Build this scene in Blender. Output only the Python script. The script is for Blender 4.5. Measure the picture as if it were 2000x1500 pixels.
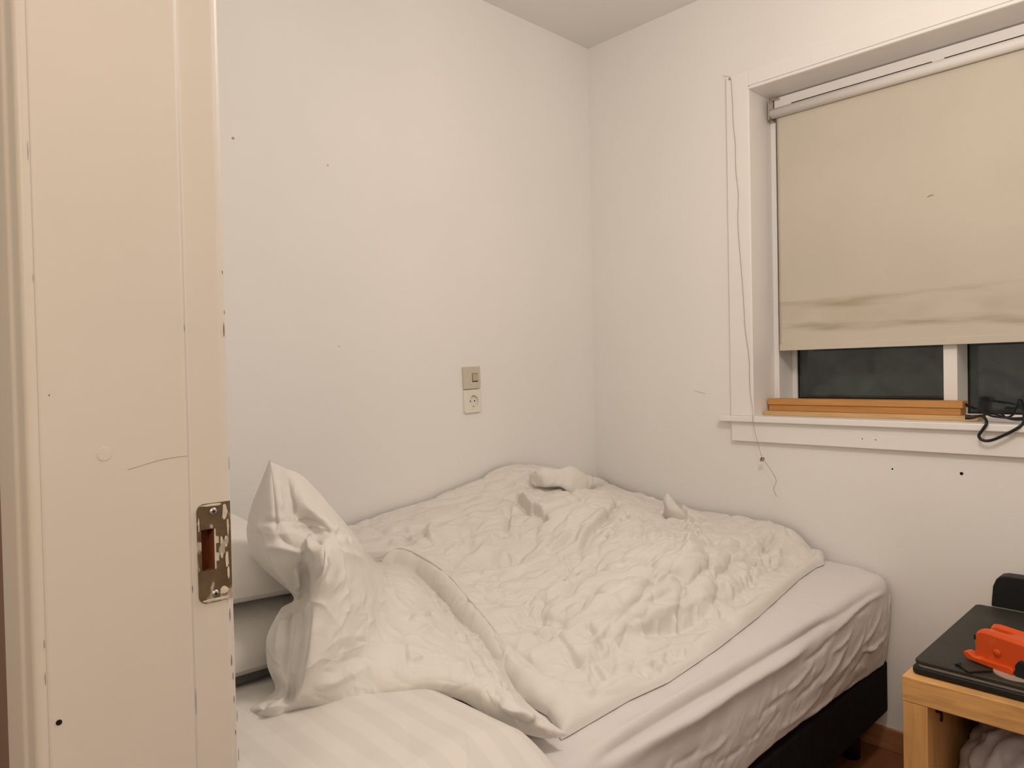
import bpy, bmesh, math, random
import numpy as np
from mathutils import Vector, Matrix, noise

for o in list(bpy.data.objects): bpy.data.objects.remove(o)
S = bpy.context.scene
COL = S.collection

# ------------------------------------------------------------------ camera
CAM = np.array([1.9105, -2.3131, 1.1736]); YAW, PITCH, ROLL, FPX = 0.8047, 0.0171, -0.0209, 1398.66
def cam_axes():
    f = np.array([-math.sin(YAW)*math.cos(PITCH), math.cos(YAW)*math.cos(PITCH), -math.sin(PITCH)])
    r = np.array([math.cos(YAW), math.sin(YAW), 0.0]); u = np.cross(r, f)
    return r*math.cos(ROLL)+u*math.sin(ROLL), -r*math.sin(ROLL)+u*math.cos(ROLL), f
CR, CU, CF = cam_axes()
cd = bpy.data.cameras.new('camera'); cam = bpy.data.objects.new('camera', cd); COL.objects.link(cam)
cd.sensor_width = 36; cd.lens = 36*FPX/2000; cd.clip_start = 0.02
cam.matrix_world = Matrix(((CR[0], CU[0], -CF[0], CAM[0]), (CR[1], CU[1], -CF[1], CAM[1]), (CR[2], CU[2], -CF[2], CAM[2]), (0, 0, 0, 1)))
S.camera = cam
# ------------------------------------------------------------------ world, lights, exposure
w = bpy.data.worlds.new('night'); S.world = w; w.use_nodes = True
w.node_tree.nodes['Background'].inputs[0].default_value = (0.010, 0.012, 0.013, 1); w.node_tree.nodes['Background'].inputs[1].default_value = 1.0
S.view_settings.view_transform = 'Standard'; S.view_settings.look = 'None'; S.view_settings.gamma = 1
S.view_settings.use_curve_mapping = False; S.view_settings.exposure = 0.0
def lamp(name, loc, power, col, radius, kind='POINT'):
    l = bpy.data.lights.new(name, kind); l.energy = power; l.color = col
    l.shadow_soft_size = radius
    o = bpy.data.objects.new(name, l); o.location = loc; COL.objects.link(o); return o
lamp('ceiling_lamp_light', (1.56, -1.16, 2.02), 23.6, (1.0, 0.89, 0.815), 0.11)
lamp('hall_lamp_light', (2.15, -2.78, 1.65), 19.0, (1.0, 0.84, 0.67), 0.12)

# ------------------------------------------------------------------ rays (photograph pixel -> place)
def ray(px, py): return CF + (px-1000)/FPX*CR - (py-750)/FPX*CU
def onx(px, py, x): d = ray(px, py); return CAM + d*(x-CAM[0])/d[0]
def ony(px, py, y): d = ray(px, py); return CAM + d*(y-CAM[1])/d[1]
def onz(px, py, z): d = ray(px, py); return CAM + d*(z-CAM[2])/d[2]
def ondep(px, py, t): return CAM + ray(px, py)*t
def depth(P): return float((np.asarray(P)-CAM) @ CF)
def topx(V):
    d = V - CAM; z = d @ CF
    return np.stack([1000+FPX*(d@CR)/z, 750-FPX*(d@CU)/z, z], -1)

# ------------------------------------------------------------------ object helpers
def empty(name, loc=(0, 0, 0), label=None, cat=None, group=None, kind=None):
    o = bpy.data.objects.new(name, None); COL.objects.link(o); o.location = loc
    o.empty_display_size = 0.05
    return tag(o, label, cat, group, kind)
def tag(o, label=None, cat=None, group=None, kind=None):
    if label: o['label'] = label
    if cat: o['category'] = cat
    if group: o['group'] = group
    if kind: o['kind'] = kind
    return o
def link(name, me, mat, parent=None, smooth=False):
    o = bpy.data.objects.new(name, me); COL.objects.link(o)
    if mat: me.materials.append(mat)
    if smooth:
        for p in me.polygons: p.use_smooth = True
    if parent is not None:
        o.parent = parent; o.matrix_parent_inverse = Matrix.Translation(-Vector(parent_world(parent)))
    return o
def parent_world(p):
    v = Vector(p.location)
    return v
def from_bm(name, bm, mat, parent=None, smooth=False):
    me = bpy.data.meshes.new(name); bmesh.ops.recalc_face_normals(bm, faces=bm.faces); bm.to_mesh(me); bm.free()
    return link(name, me, mat, parent, smooth)
def add_box(bm, x0, x1, y0, y1, z0, z1, bev=0.0, seg=2):
    r = bmesh.ops.create_cube(bm, size=1); vs = r['verts']
    for v in vs:
        v.co.x = x0 if v.co.x < 0 else x1; v.co.y = y0 if v.co.y < 0 else y1; v.co.z = z0 if v.co.z < 0 else z1
    if bev > 0:
        es = list({e for v in vs for e in v.link_edges})
        bmesh.ops.bevel(bm, geom=es, offset=bev, segments=seg, profile=0.5, affect='EDGES')
def box(name, x0, x1, y0, y1, z0, z1, mat, parent=None, bev=0.0, smooth=False):
    bm = bmesh.new(); add_box(bm, x0, x1, y0, y1, z0, z1, bev); return from_bm(name, bm, mat, parent, smooth)
def add_cyl(bm, c, axis, r0, r1, h, n=24, a0=0.0):
    z = Vector(axis).normalized(); x = z.orthogonal().normalized(); y = z.cross(x); c = Vector(c)
    A = [bm.verts.new(c+(x*math.cos(t)+y*math.sin(t))*r0) for t in [a0+2*math.pi*i/n for i in range(n)]]
    B = [bm.verts.new(c+z*h+(x*math.cos(t)+y*math.sin(t))*r1) for t in [a0+2*math.pi*i/n for i in range(n)]]
    for i in range(n): bm.faces.new((A[i], A[(i+1) % n], B[(i+1) % n], B[i]))
    bm.faces.new(A[::-1]); bm.faces.new(B)
def add_prism(bm, pts, ext):
    a = [bm.verts.new(p) for p in pts]; b = [bm.verts.new(Vector(p)+Vector(ext)) for p in pts]; n = len(a)
    bm.faces.new(a); bm.faces.new(b[::-1])
    for i in range(n): bm.faces.new((a[i], b[i], b[(i+1) % n], a[(i+1) % n]))
def catmull(P, n):
    P = np.asarray(P, float); m = len(P); t = np.linspace(0, m-1, n); i = np.clip(t.astype(int), 0, m-2); f = (t-i)[:, None]
    g = lambda k: P[np.clip(k, 0, m-1)]
    p0 = np.where((i-1 < 0)[:, None], 2*P[0]-P[1], g(i-1)); p3 = np.where((i+2 > m-1)[:, None], 2*P[-1]-P[-2], g(i+2)); p1, p2 = g(i), g(i+1)
    return 0.5*((2*p1)+(-p0+p2)*f+(2*p0-5*p1+4*p2-p3)*f**2+(-p0+3*p1-3*p2+p3)*f**3)
def add_tube(bm, pts, r, n=8, seg=8, taper=None):
    C = catmull(pts, (len(pts)-1)*seg+1); m = len(C); prev = None; up = None
    for k in range(m):
        T = Vector(C[min(k+1, m-1)]-C[max(k-1, 0)])
        if T.length < 1e-9: T = Vector((0, 0, 1))
        T.normalize()
        if up is None: up = T.orthogonal().normalized()
        up = (up - T*up.dot(T)).normalized(); s = T.cross(up)
        rr = r if taper is None else r*taper(k/(m-1))
        ring = [bm.verts.new(Vector(C[k])+(up*math.cos(a)+s*math.sin(a))*rr) for a in [2*math.pi*i/n for i in range(n)]]
        if prev:
            for i in range(n): bm.faces.new((prev[i], prev[(i+1) % n], ring[(i+1) % n], ring[i]))
        else: bm.faces.new(ring[::-1])
        prev = ring
    bm.faces.new(prev)

# ------------------------------------------------------------------ materials
def mat(name, col, rough=0.6, var=0.03, scale=3.0, bump=0.0, bscale=40.0, spec=0.3, metal=0.0, stripes=None, grain=None, sheen=0.0, bdist=0.002, blotch=None):
    m = bpy.data.materials.new(name); m.use_nodes = True; nt = m.node_tree; N = nt.nodes; L = nt.links
    b = N['Principled BSDF']; b.inputs['Roughness'].default_value = rough; b.inputs['Specular IOR Level'].default_value = spec
    b.inputs['Metallic'].default_value = metal
    if sheen: b.inputs['Sheen Weight'].default_value = sheen
    tc = N.new('ShaderNodeTexCoord')
    n1 = N.new('ShaderNodeTexNoise'); n1.inputs['Scale'].default_value = scale; n1.inputs['Detail'].default_value = 5
    src = tc.outputs['Object']
    if grain:
        mp = N.new('ShaderNodeMapping'); mp.inputs['Scale'].default_value = grain; L.new(src, mp.inputs[0]); L.new(mp.outputs[0], n1.inputs['Vector'])
        n1.inputs['Distortion'].default_value = 0.6
    else: L.new(src, n1.inputs['Vector'])
    mix = N.new('ShaderNodeMix'); mix.data_type = 'RGBA'
    mix.inputs[6].default_value = (*[max(0, c*(1-var)) for c in col], 1); mix.inputs[7].default_value = (*[min(1, c*(1+var)) for c in col], 1)
    rp = N.new('ShaderNodeMapRange'); rp.inputs[1].default_value = 0.3; rp.inputs[2].default_value = 0.7
    L.new(n1.outputs['Fac'], rp.inputs[0]); L.new(rp.outputs[0], mix.inputs[0]); out = mix.outputs[2]
    if blotch:                       # (colour, scale vector, threshold lo, hi, amount)
        bc, bs, lo, hi, amt = blotch
        mp = N.new('ShaderNodeMapping'); mp.inputs['Scale'].default_value = bs; L.new(src, mp.inputs[0])
        n3 = N.new('ShaderNodeTexNoise'); n3.inputs['Scale'].default_value = 1; n3.inputs['Detail'].default_value = 4; L.new(mp.outputs[0], n3.inputs['Vector'])
        r3 = N.new('ShaderNodeMapRange'); r3.inputs[1].default_value = lo; r3.inputs[2].default_value = hi; r3.inputs[4].default_value = amt; L.new(n3.outputs['Fac'], r3.inputs[0])
        m3 = N.new('ShaderNodeMix'); m3.data_type = 'RGBA'; m3.inputs[7].default_value = (*bc, 1); L.new(r3.outputs[0], m3.inputs[0]); L.new(out, m3.inputs[6]); out = m3.outputs[2]
    if stripes:                      # (axis 'X'/'Y'/'UV', period, darkening factor)
        ax, per, dk = stripes
        sp = N.new('ShaderNodeSeparateXYZ'); L.new(tc.outputs['UV'] if ax == 'UV' else src, sp.inputs[0])
        d = N.new('ShaderNodeMath'); d.operation = 'DIVIDE'; d.inputs[1].default_value = per; L.new(sp.outputs['X' if ax in ('X', 'UV') else 'Y'], d.inputs[0])
        fr = N.new('ShaderNodeMath'); fr.operation = 'FRACT'; L.new(d.outputs[0], fr.inputs[0])
        pp = N.new('ShaderNodeMath'); pp.operation = 'PINGPONG'; pp.inputs[1].default_value = 0.5; L.new(fr.outputs[0], pp.inputs[0])
        st = N.new('ShaderNodeMapRange'); st.inputs[1].default_value = 0.22; st.inputs[2].default_value = 0.28; L.new(pp.outputs[0], st.inputs[0])
        m2 = N.new('ShaderNodeMix'); m2.data_type = 'RGBA'; m2.blend_type = 'MULTIPLY'; m2.inputs[7].default_value = (dk, dk, dk, 1)
        L.new(st.outputs[0], m2.inputs[0]); L.new(out, m2.inputs[6]); out = m2.outputs[2]
    L.new(out, b.inputs['Base Color'])
    if bump > 0:
        n2 = N.new('ShaderNodeTexNoise'); n2.inputs['Scale'].default_value = bscale; n2.inputs['Detail'].default_value = 4
        if grain: L.new(mp.outputs[0] if not blotch else src, n2.inputs['Vector'])
        else: L.new(src, n2.inputs['Vector'])
        bp = N.new('ShaderNodeBump'); bp.inputs['Strength'].default_value = bump; bp.inputs['Distance'].default_value = bdist
        L.new(n2.outputs['Fac'], bp.inputs['Height']); L.new(bp.outputs[0], b.inputs['Normal'])
    return m
M = {}
M['wall'] = mat('wall_paint', (0.86, 0.84, 0.805), 0.75, 0.02, 2.2, 0.25, 60, bdist=0.001)
M['ceil'] = mat('ceiling_paint', (0.82, 0.80, 0.77), 0.8, 0.02, 2, 0.1, 60, bdist=0.001)
M['trim'] = mat('trim_paint', (0.86, 0.835, 0.80), 0.42, 0.015, 4, 0.15, 30, spec=0.4, bdist=0.001)
M['jamb'] = mat('door_frame_paint', (0.75, 0.70, 0.63), 0.42, 0.025, 5, 0.2, 25, spec=0.4, bdist=0.001)
M['hallwall'] = mat('hall_wall_paint', (0.30, 0.20, 0.15), 0.7, 0.08, 4)
M['sheet'] = mat('fitted_sheet_cotton', (0.72, 0.69, 0.67), 0.85, 0.015, 5, 0.35, 55, spec=0.1, bdist=0.002)
M['cotton'] = mat('duvet_cotton', (0.765, 0.735, 0.685), 0.8, 0.01, 6, 0.35, 38, spec=0.15, bdist=0.003, stripes=('UV', 0.052, 0.985))
M['satin'] = mat('striped_pillow_cotton', (0.765, 0.735, 0.685), 0.75, 0.01, 6, 0.2, 30, spec=0.2, bdist=0.002, stripes=('Y', 0.058, 0.95))
M['black_base'] = mat('black_bed_fabric', (0.012, 0.010, 0.010), 0.95, 0.2, 40, 0.3, 200, spec=0.1)
M['black'] = mat('black_plastic', (0.012, 0.012, 0.012), 0.5, 0.15, 30, 0.1, 90, spec=0.3)
M['laptop'] = mat('dusty_black_lid', (0.029, 0.028, 0.021), 0.55, 0.35, 9, 0.05, 200, spec=0.35, blotch=((0.09, 0.085, 0.07), (60, 60, 60), 0.66, 0.74, 0.5))
M['grey_edge'] = mat('grey_plastic_edge', (0.22, 0.20, 0.18), 0.35, 0.1, 20, spec=0.5)
M['cable'] = mat('black_cable_rubber', (0.008, 0.008, 0.009), 0.45, 0.1, 20, spec=0.4)
M['oak'] = mat('birch_veneer', (0.72, 0.40, 0.15), 0.45, 0.20, 3.0, 0.1, 3, spec=0.35, grain=(3, 2.2, 26))
M['oak_v'] = mat('birch_veneer_upright', (0.72, 0.40, 0.15), 0.45, 0.18, 3.0, 0.1, 3, spec=0.35, grain=(22, 12, 1.6))
M['pine'] = mat('pine_board', (0.56, 0.28, 0.09), 0.5, 0.12, 4, 0.1, 3, spec=0.3, grain=(2, 20, 30), blotch=((0.16, 0.055, 0.02), (9, 70, 55), 0.70, 0.76, 0.8))
M['pine_pale'] = mat('pale_pine_board', (0.62, 0.40, 0.19), 0.55, 0.12, 4, 0.1, 3, spec=0.3, grain=(2, 20, 30))
M['floor'] = mat('floor_laminate', (0.22, 0.085, 0.035), 0.4, 0.25, 3, 0.05, 5, spec=0.4, grain=(14, 1.2, 8))
M['skirting'] = mat('wood_skirting', (0.36, 0.17, 0.075), 0.5, 0.15, 3, grain=(2, 8, 20))
M['pocket'] = mat('raw_wood_in_latch', (0.24, 0.075, 0.03), 0.7, 0.2, 30, grain=(10, 40, 4))
M['blind'] = mat('blind_fabric', (0.61, 0.56, 0.465), 0.85, 0.035, 3.0, 0.3, 300, spec=0.1, bdist=0.0006)
M['tube'] = mat('blind_white_fabric_roll', (0.82, 0.79, 0.76), 0.5, 0.01, 5)
M['metal'] = mat('bracket_metal', (0.55, 0.50, 0.42), 0.35, 0.1, 30, metal=0.9)
M['brass'] = mat('tarnished_plate', (0.15, 0.105, 0.06), 0.45, 0.25, 60, 0.2, 150, metal=0.35, spec=0.5, blotch=((0.62, 0.56, 0.47), (160, 120, 60), 0.60, 0.66, 0.85))
M['plate_paint'] = mat('paint_smear', (0.68, 0.60, 0.50), 0.5, 0.1, 90, 0.3, 200)
M['screw'] = mat('zinc_screw', (0.55, 0.55, 0.53), 0.35, 0.1, 100, metal=0.8)
M['dark'] = mat('dark_hole', (0.012, 0.009, 0.008), 0.9, 0.1)
M['chip'] = mat('chipped_paint_brown', (0.17, 0.115, 0.075), 0.8, 0.3, 200)
M['scuff'] = mat('faint_scuff', (0.45, 0.38, 0.31), 0.8, 0.1, 90)
M['ivory'] = mat('ivory_switch_plastic', (0.60, 0.55, 0.44), 0.35, 0.02, 10, spec=0.5)
M['ivory2'] = mat('pale_socket_plastic', (0.80, 0.755, 0.67), 0.35, 0.02, 10, spec=0.5)
M['rocker'] = mat('worn_rocker_plastic', (0.50, 0.42, 0.30), 0.35, 0.05, 10, spec=0.5)
M['string'] = mat('hemp_string', (0.42, 0.37, 0.29), 0.9, 0.2, 300)
M['knot'] = mat('string_knot', (0.33, 0.26, 0.15), 0.9, 0.3, 300)
M['orange'] = mat('orange_plastic', (0.70, 0.082, 0.006), 0.42, 0.06, 12, 0.05, 60, spec=0.45, blotch=((0.86, 0.30, 0.12), (30, 30, 30), 0.62, 0.75, 0.5))
M['steel'] = mat('blade_steel', (0.45, 0.42, 0.36), 0.3, 0.1, 40, metal=0.9)
M['silver'] = mat('silver_edge', (0.6, 0.58, 0.55), 0.3, 0.05, 20, metal=0.6)
M['disc'] = mat('clear_tape_ring', (0.45, 0.36, 0.30), 0.25, 0.1, 20, spec=0.6)
M['grass'] = mat('night_garden', (0.035, 0.045, 0.035), 0.9, 0.5, 6)
def bag_material():
    m = mat('grey_plastic_bag', (0.50, 0.485, 0.50), 0.3, 0.12, 8, 0.5, 14, spec=0.6, bdist=0.01); return m
M['bag'] = bag_material()
def glass_material():
    m = bpy.data.materials.new('dirty_window_glass'); m.use_nodes = True; nt = m.node_tree; N = nt.nodes; L = nt.links; N.clear()
    out = N.new('ShaderNodeOutputMaterial'); g = N.new('ShaderNodeBsdfGlossy'); g.inputs['Roughness'].default_value = 0.03; g.inputs['Color'].default_value = (1, 1, 1, 1)
    t = N.new('ShaderNodeBsdfTransparent'); t.inputs[0].default_value = (0.9, 0.92, 0.9, 1)
    d = N.new('ShaderNodeBsdfDiffuse'); tc = N.new('ShaderNodeTexCoord'); n = N.new('ShaderNodeTexNoise'); n.inputs['Scale'].default_value = 9; n.inputs['Detail'].default_value = 8; n.inputs['Distortion'].default_value = 1.2
    L.new(tc.outputs['Object'], n.inputs['Vector']); d.inputs[0].default_value = (0.36, 0.44, 0.36, 1)
    mr = N.new('ShaderNodeMapRange'); mr.inputs[1].default_value = 0.35; mr.inputs[2].default_value = 0.8; mr.inputs[3].default_value = 0.0; mr.inputs[4].default_value = 0.16; L.new(n.outputs['Fac'], mr.inputs[0])
    fr = N.new('ShaderNodeFresnel'); fr.inputs[0].default_value = 1.45
    m1 = N.new('ShaderNodeMixShader'); L.new(fr.outputs[0], m1.inputs[0]); L.new(t.outputs[0], m1.inputs[1]); L.new(g.outputs[0], m1.inputs[2])
    m2 = N.new('ShaderNodeMixShader'); L.new(mr.outputs[0], m2.inputs[0]); L.new(m1.outputs[0], m2.inputs[1]); L.new(d.outputs[0], m2.inputs[2]); L.new(m2.outputs[0], out.inputs[0])
    return m
M['glass'] = glass_material()

# ------------------------------------------------------------------ room shell
H = 2.5; RX = 2.75; YN = -2.045; YH = -2.190; JX = 1.261; DW = 0.86
WX0, WX1, WZ0, WZ1 = 0.715, 2.10, 1.0, 2.118
def struct(o): o['kind'] = 'structure'; return o
def boxes(name, bl, m, parent=None, bev=0):
    bm = bmesh.new()
    for b in bl: add_box(bm, *b, bev)
    return from_bm(name, bm, m, parent)
struct(box('floor', -0.12, 3.3, -3.8, 0.3, -0.06, 0.0, M['floor']))
struct(box('ceiling', -0.12, 3.3, -3.8, 0.3, H, H+0.06, M['ceil']))
struct(box('wall_left', -0.12, 0.0, YN-0.02, 0.3, 0, H, M['wall']))
wb = struct(boxes('wall_back', [(0, WX0-0.012, 0, 0.3, 0, H), (WX1+0.012, RX, 0, 0.3, 0, H), (WX0-0.012, WX1+0.012, 0, 0.3, 0, WZ0-0.03), (WX0-0.012, WX1+0.012, 0, 0.3, WZ1+0.012, H)], M['wall']))
struct(box('wall_right', RX, RX+0.1, YN, 0.3, 0, H, M['wall']))
struct(boxes('wall_front', [(0, JX-0.02, YH+0.012, YN, 0, H), (JX+DW+0.02, RX+0.1, YH+0.012, YN-0.002, 0, H), (JX-0.02, JX+DW+0.02, YH+0.012, YN-0.002, 2.10, H)], M['wall']))
struct(boxes('wall_hall', [(-0.12, -0.02, -3.8, YH+0.012, 0, H), (3.2, 3.3, -3.8, YH+0.012, 0, H), (-0.02, 3.2, -3.8, -3.7, 0, H)], M['wall']))
struct(boxes('wall_hall_front', [(0.0, JX-0.02, YH, YH+0.012, 0, H), (JX+DW+0.02, 3.2, YH, YH+0.012, 0, H), (JX-0.02, JX+DW+0.02, YH, YH+0.012, 2.10, H)], M['hallwall']))
struct(box('baseboard_back', 0, RX, -0.012, 0, 0, 0.066, M['skirting'], bev=0.002))
struct(box('baseboard_left', 0, 0.012, YN, -0.012, 0, 0.066, M['skirting'], bev=0.002))

# small marks on the walls
def disc_mark(name, c, n, r, parent, m=None, depth=0.003):
    bm = bmesh.new(); add_cyl(bm, Vector(c)-Vector(n)*depth, n, r, r, depth+0.0004, 14); return from_bm(name, bm, m or M['dark'], parent)
for k, (px, py, r) in enumerate([(1743, 916, 0.0026), (1878, 925, 0.0046), (1815, 42, 0.002)]):
    disc_mark('nail_hole', ony(px, py, 0), (0, -1, 0), r, wb)
wl = bpy.data.objects['wall_left']
for (px, py, r) in [(640, 323, 0.0025), (455, 270, 0.004), (662, 677, 0.002)]:
    c = onx(px, py, 0); disc_mark('scuff_mark', c, (1, 0, 0), r, wl, M['scuff'])
bm = bmesh.new(); add_tube(bm, [ony(1357, 764, -0.0002), ony(1366, 766, -0.0003), ony(1378, 769, -0.0002)], 0.0007, 6); from_bm('scuff_mark', bm, M['scuff'], wb)

# ------------------------------------------------------------------ door frame
door = empty('door_1', (JX, -2.1, 0), kind='structure')
SZ0, SZ1 = 1.000, 1.039          # latch slot
prof = [(JX, YH-0.004), (JX, -2.0845), (JX-0.0042, -2.0838), (JX-0.0050, -2.0800), (JX-0.0047, -2.0745), (JX-0.0038, -2.0620), (JX-0.0032, -2.0530), (JX-0.0034, -2.0515), (JX-0.0065, -2.0480), (JX-0.0085, YN+0.001), (JX-0.03, YN+0.001), (JX-0.03, YH-0.004)]
bm = bmesh.new(); zs = [0, SZ0, SZ1, 2.12]
rings = [[bm.verts.new((x, y, z)) for x, y in prof] for z in zs]
for k in range(3):
    for i in range(len(prof)):
        if k == 1 and i == 4: continue
        j = (i+1) % len(prof); bm.faces.new((rings[k][i], rings[k][j], rings[k+1][j], rings[k+1][i]))
bm.faces.new(rings[0]); bm.faces.new(rings[3])
jb = from_bm('door_jamb', bm, M['jamb'], door)
mod = jb.modifiers.new('soft', 'BEVEL'); mod.width = 0.0018; mod.segments = 3; mod.limit_method = 'ANGLE'; mod.angle_limit = 1.0
for p in jb.data.polygons: p.use_smooth = False
# latch pocket behind the plate
bm = bmesh.new(); y0, y1 = -2.0745, -2.062; xi = JX-0.0185
P = [(JX-0.0045, y0), (xi, y0), (xi, y1), (JX-0.0045, y1)]
a = [bm.verts.new((x, y, SZ0)) for x, y in P]; b = [bm.verts.new((x, y, SZ1)) for x, y in P]
for i in range(3): bm.faces.new((a[i], a[i+1], b[i+1], b[i]))
bm.faces.new(a); bm.faces.new(b); pk = from_bm('latch_pocket', bm, M['pocket'], door)
# right jamb, head (outside the picture on this side, they close the doorway)
box('door_jamb', JX+DW, JX+DW+0.03, YH-0.004, YN+0.001, 0, 2.12, M['jamb'], door, 0.002)
box('door_head', JX, JX+DW, YH-0.004, YN+0.001, 2.07, 2.12, M['jamb'], door, 0.002)
# hall side casing with a moulded inner edge
def casing(pts, z0, z1, name='door_casing'):
    bm = bmesh.new(); add_prism(bm, [(x, y, z0) for x, y in pts], (0, 0, z1-z0)); o = from_bm(name, bm, M['jamb'], door)
    m = o.modifiers.new('soft', 'BEVEL'); m.width = 0.002; m.segments = 3; m.limit_method = 'ANGLE'; m.angle_limit = 0.3; return o
cy = YH-0.004
casing([(JX-0.0006, cy+.001), (JX-0.0006, cy-0.006), (JX-0.004, cy-0.0085), (JX-0.022, cy-0.0100), (JX-0.026, cy-0.0125), (JX-0.068, cy-0.0165), (JX-0.072, cy-0.014), (JX-0.072, cy)], 0, 2.14)
casing([(JX+DW+0.004, cy), (JX+DW+0.004, cy-0.012), (JX+DW+0.072, cy-0.0165), (JX+DW+0.072, cy)], 0, 2.14)
# strike plate
sp = empty('strike_plate', (JX-0.004, -2.062, 1.02)); sp.parent = door; sp.matrix_parent_inverse = Matrix.Translation(-Vector(door.location))
def part(name, bm, m, parent_empty, world_loc=None, smooth=False):
    me = bpy.data.meshes.new(name); bmesh.ops.recalc_face_normals(bm, faces=bm.faces); bm.to_mesh(me); bm.free()
    o = bpy.data.objects.new(name, me); COL.objects.link(o); me.materials.append(m)
    if smooth:
        for p in me.polygons: p.use_smooth = True
    o.parent = parent_empty; o.matrix_parent_inverse = Matrix.Translation(-Vector(world_loc if world_loc is not None else parent_empty.location)); return o
PZ0, PZ1, PY0, PY1 = 0.9715, 1.0610, -2.0768, -2.0475
def plate_x(y): return JX-0.0048+0.0016*max(0, min(1, (y+2.0745)/0.0215)) + 0.0012
hy0, hy1 = -2.0735, -2.0605
def plate_mesh():
    bm = bmesh.new(); R_ = 0.007
    outer = []
    for a in np.linspace(-math.pi/2, -math.pi, 7): outer.append((PY0+R_+R_*math.cos(a), PZ0+R_+R_*math.sin(a)))
    for a in np.linspace(math.pi, math.pi/2, 7): outer.append((PY0+R_+R_*math.cos(a), PZ1-R_+R_*math.sin(a)))
    outer += [(PY1, PZ1), (PY1, PZ0)]
    inner = [(hy0, SZ0+0.001), (hy0, SZ1-0.001), (hy1, SZ1-0.001), (hy1, 1.031), (hy1+0.0025, 1.031), (hy1+0.0025, 1.024), (hy1, 1.024), (hy1, 1.016), (hy1+0.0025, 1.016), (hy1+0.0025, 1.008), (hy1, 1.008), (hy1, SZ0+0.001)]
    th = 0.0012
    vo = [bm.verts.new((plate_x(y), y, z)) for y, z in outer]; vi = [bm.verts.new((plate_x(y), y, z)) for y, z in inner]
    es = [bm.edges.new((vo[i], vo[(i+1) % len(vo)])) for i in range(len(vo))] + [bm.edges.new((vi[i], vi[(i+1) % len(vi)])) for i in range(len(vi))]
    bmesh.ops.triangle_fill(bm, use_beauty=True, use_dissolve=False, edges=es)
    fs = list(bm.faces); r = bmesh.ops.extrude_face_region(bm, geom=fs)
    for v in [g for g in r['geom'] if isinstance(g, bmesh.types.BMVert)]: v.co.x -= th
    return bm
part('plate', plate_mesh(), M['brass'], sp, (JX-0.004, -2.062, 1.02))
for (yy, zz) in [(-2.0625, 1.0535), (-2.0625, 0.9790)]:
    bm = bmesh.new(); c = Vector((plate_x(yy), yy, zz)); add_cyl(bm, c-Vector((0.0005, 0, 0)), (1, 0, 0), 0.0037, 0.0030, 0.0013, 20)
    s = part('screw', bm, M['screw'], sp, (JX-0.004, -2.062, 1.02), True)
    bm = bmesh.new(); add_box(bm, c.x+0.0004, c.x+0.0011, yy-0.0017, yy+0.0017, zz-0.0004, zz+0.0004); add_box(bm, c.x+0.0004, c.x+0.0011, yy-0.0004, yy+0.0004, zz-0.0017, zz+0.0017)
    o = part('screw_slot', bm, M['dark'], s, (JX-0.004, -2.062, 1.02)); o.parent = s; o.matrix_parent_inverse = Matrix.Identity(4)
def smear(pts, m, name, par, wl_, xoff=0.0003, fx=plate_x):
    bm = bmesh.new(); vs = [bm.verts.new((fx(y)+xoff, y, z)) for y, z in pts]; c = np.mean(pts, 0); cv = bm.verts.new((fx(c[0])+xoff+0.0003, c[0], c[1]))
    for i in range(len(vs)): bm.faces.new((vs[i], vs[(i+1) % len(vs)], cv))
    return part(name, bm, m, par, wl_)
rnd = random.Random(5)
def ragged(y0, y1, z0, z1, n=12):
    cy_, cz = (y0+y1)/2, (z0+z1)/2
    return [(cy_+(y1-y0)/2*math.cos(2*math.pi*k/n)*rnd.uniform(.65, 1.1), cz+(z1-z0)/2*math.sin(2*math.pi*k/n)*rnd.uniform(.75, 1.08)) for k in range(n)]
for r_ in [(-2.0755, -2.0495, 0.9722, 0.9752), (-2.0595, -2.0500, 0.9765, 0.9845), (-2.0745, -2.0520, 1.0580, 1.0607), (-2.0555, -2.0500, 1.044, 1.059), (-2.0515, -2.0490, 1.030, 1.046), (-2.0535, -2.0500, 1.000, 1.016), (-2.0520, -2.0496, 0.990, 1.002), (-2.0575, -2.0550, 1.022, 1.030), (-2.0575, -2.0550, 1.009, 1.016), (-2.0535, -2.0512, 1.0255, 1.0300), (-2.0535, -2.0512, 1.0195, 1.0225), (-2.0762, -2.0748, 1.035, 1.050)]:
    smear(ragged(*r_), M['plate_paint'], 'paint_smear', sp, (JX-0.004, -2.062, 1.02))
# chips, screw hole and scratch on the jamb
def jchip(px, py, w_, h_, flat=True):
    w_ *= .55; h_ *= .8
    x = JX if flat else None
    c = onx(px, py, JX-(0.0 if flat else 0.0045)); pts = [(c[1]+w_*math.cos(a)*rnd.uniform(.6, 1), c[2]+h_*math.sin(a)*rnd.uniform(.7, 1)) for a in np.linspace(0, 2*math.pi, 9)[:-1]]
    smear(pts, M['chip'], 'paint_chip', door, tuple(door.location), 0.0002, lambda y: c[0])
for (px, py, w_, h_) in [(434, 532, .0010, .003), (437, 645, .0012, .010), (438, 610, .0008, .003), (360, 640, .0004, .006), (372, 1130, .0005, .006), (376, 1150, .0006, .005), (449, 1200, .0009, .010), (452, 1290, .0010, .008), (455, 1320, .0008, .006), (457, 1365, .0008, .006), (460, 1120+310, .0010, .004), (463, 1400, .0007, .009), (447, 905, .0005, .010), (466, 1475, .0008, .010), (383, 1370, .0004, .02)]:
    jchip(px, py, w_, h_, False)
for (px, py, w_, h_) in [(54, 295, .0003, .012), (86, 1258, .0005, .006), (88, 1325, .0004, .008), (64, 543, .0003, .006), (96, 772, .0012, .001)]:
    jchip(px, py, w_, h_)
c = onx(115, 1411, JX); disc_mark('screw_hole', c, (1, 0, 0), 0.0022, door, M['dark'])
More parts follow.
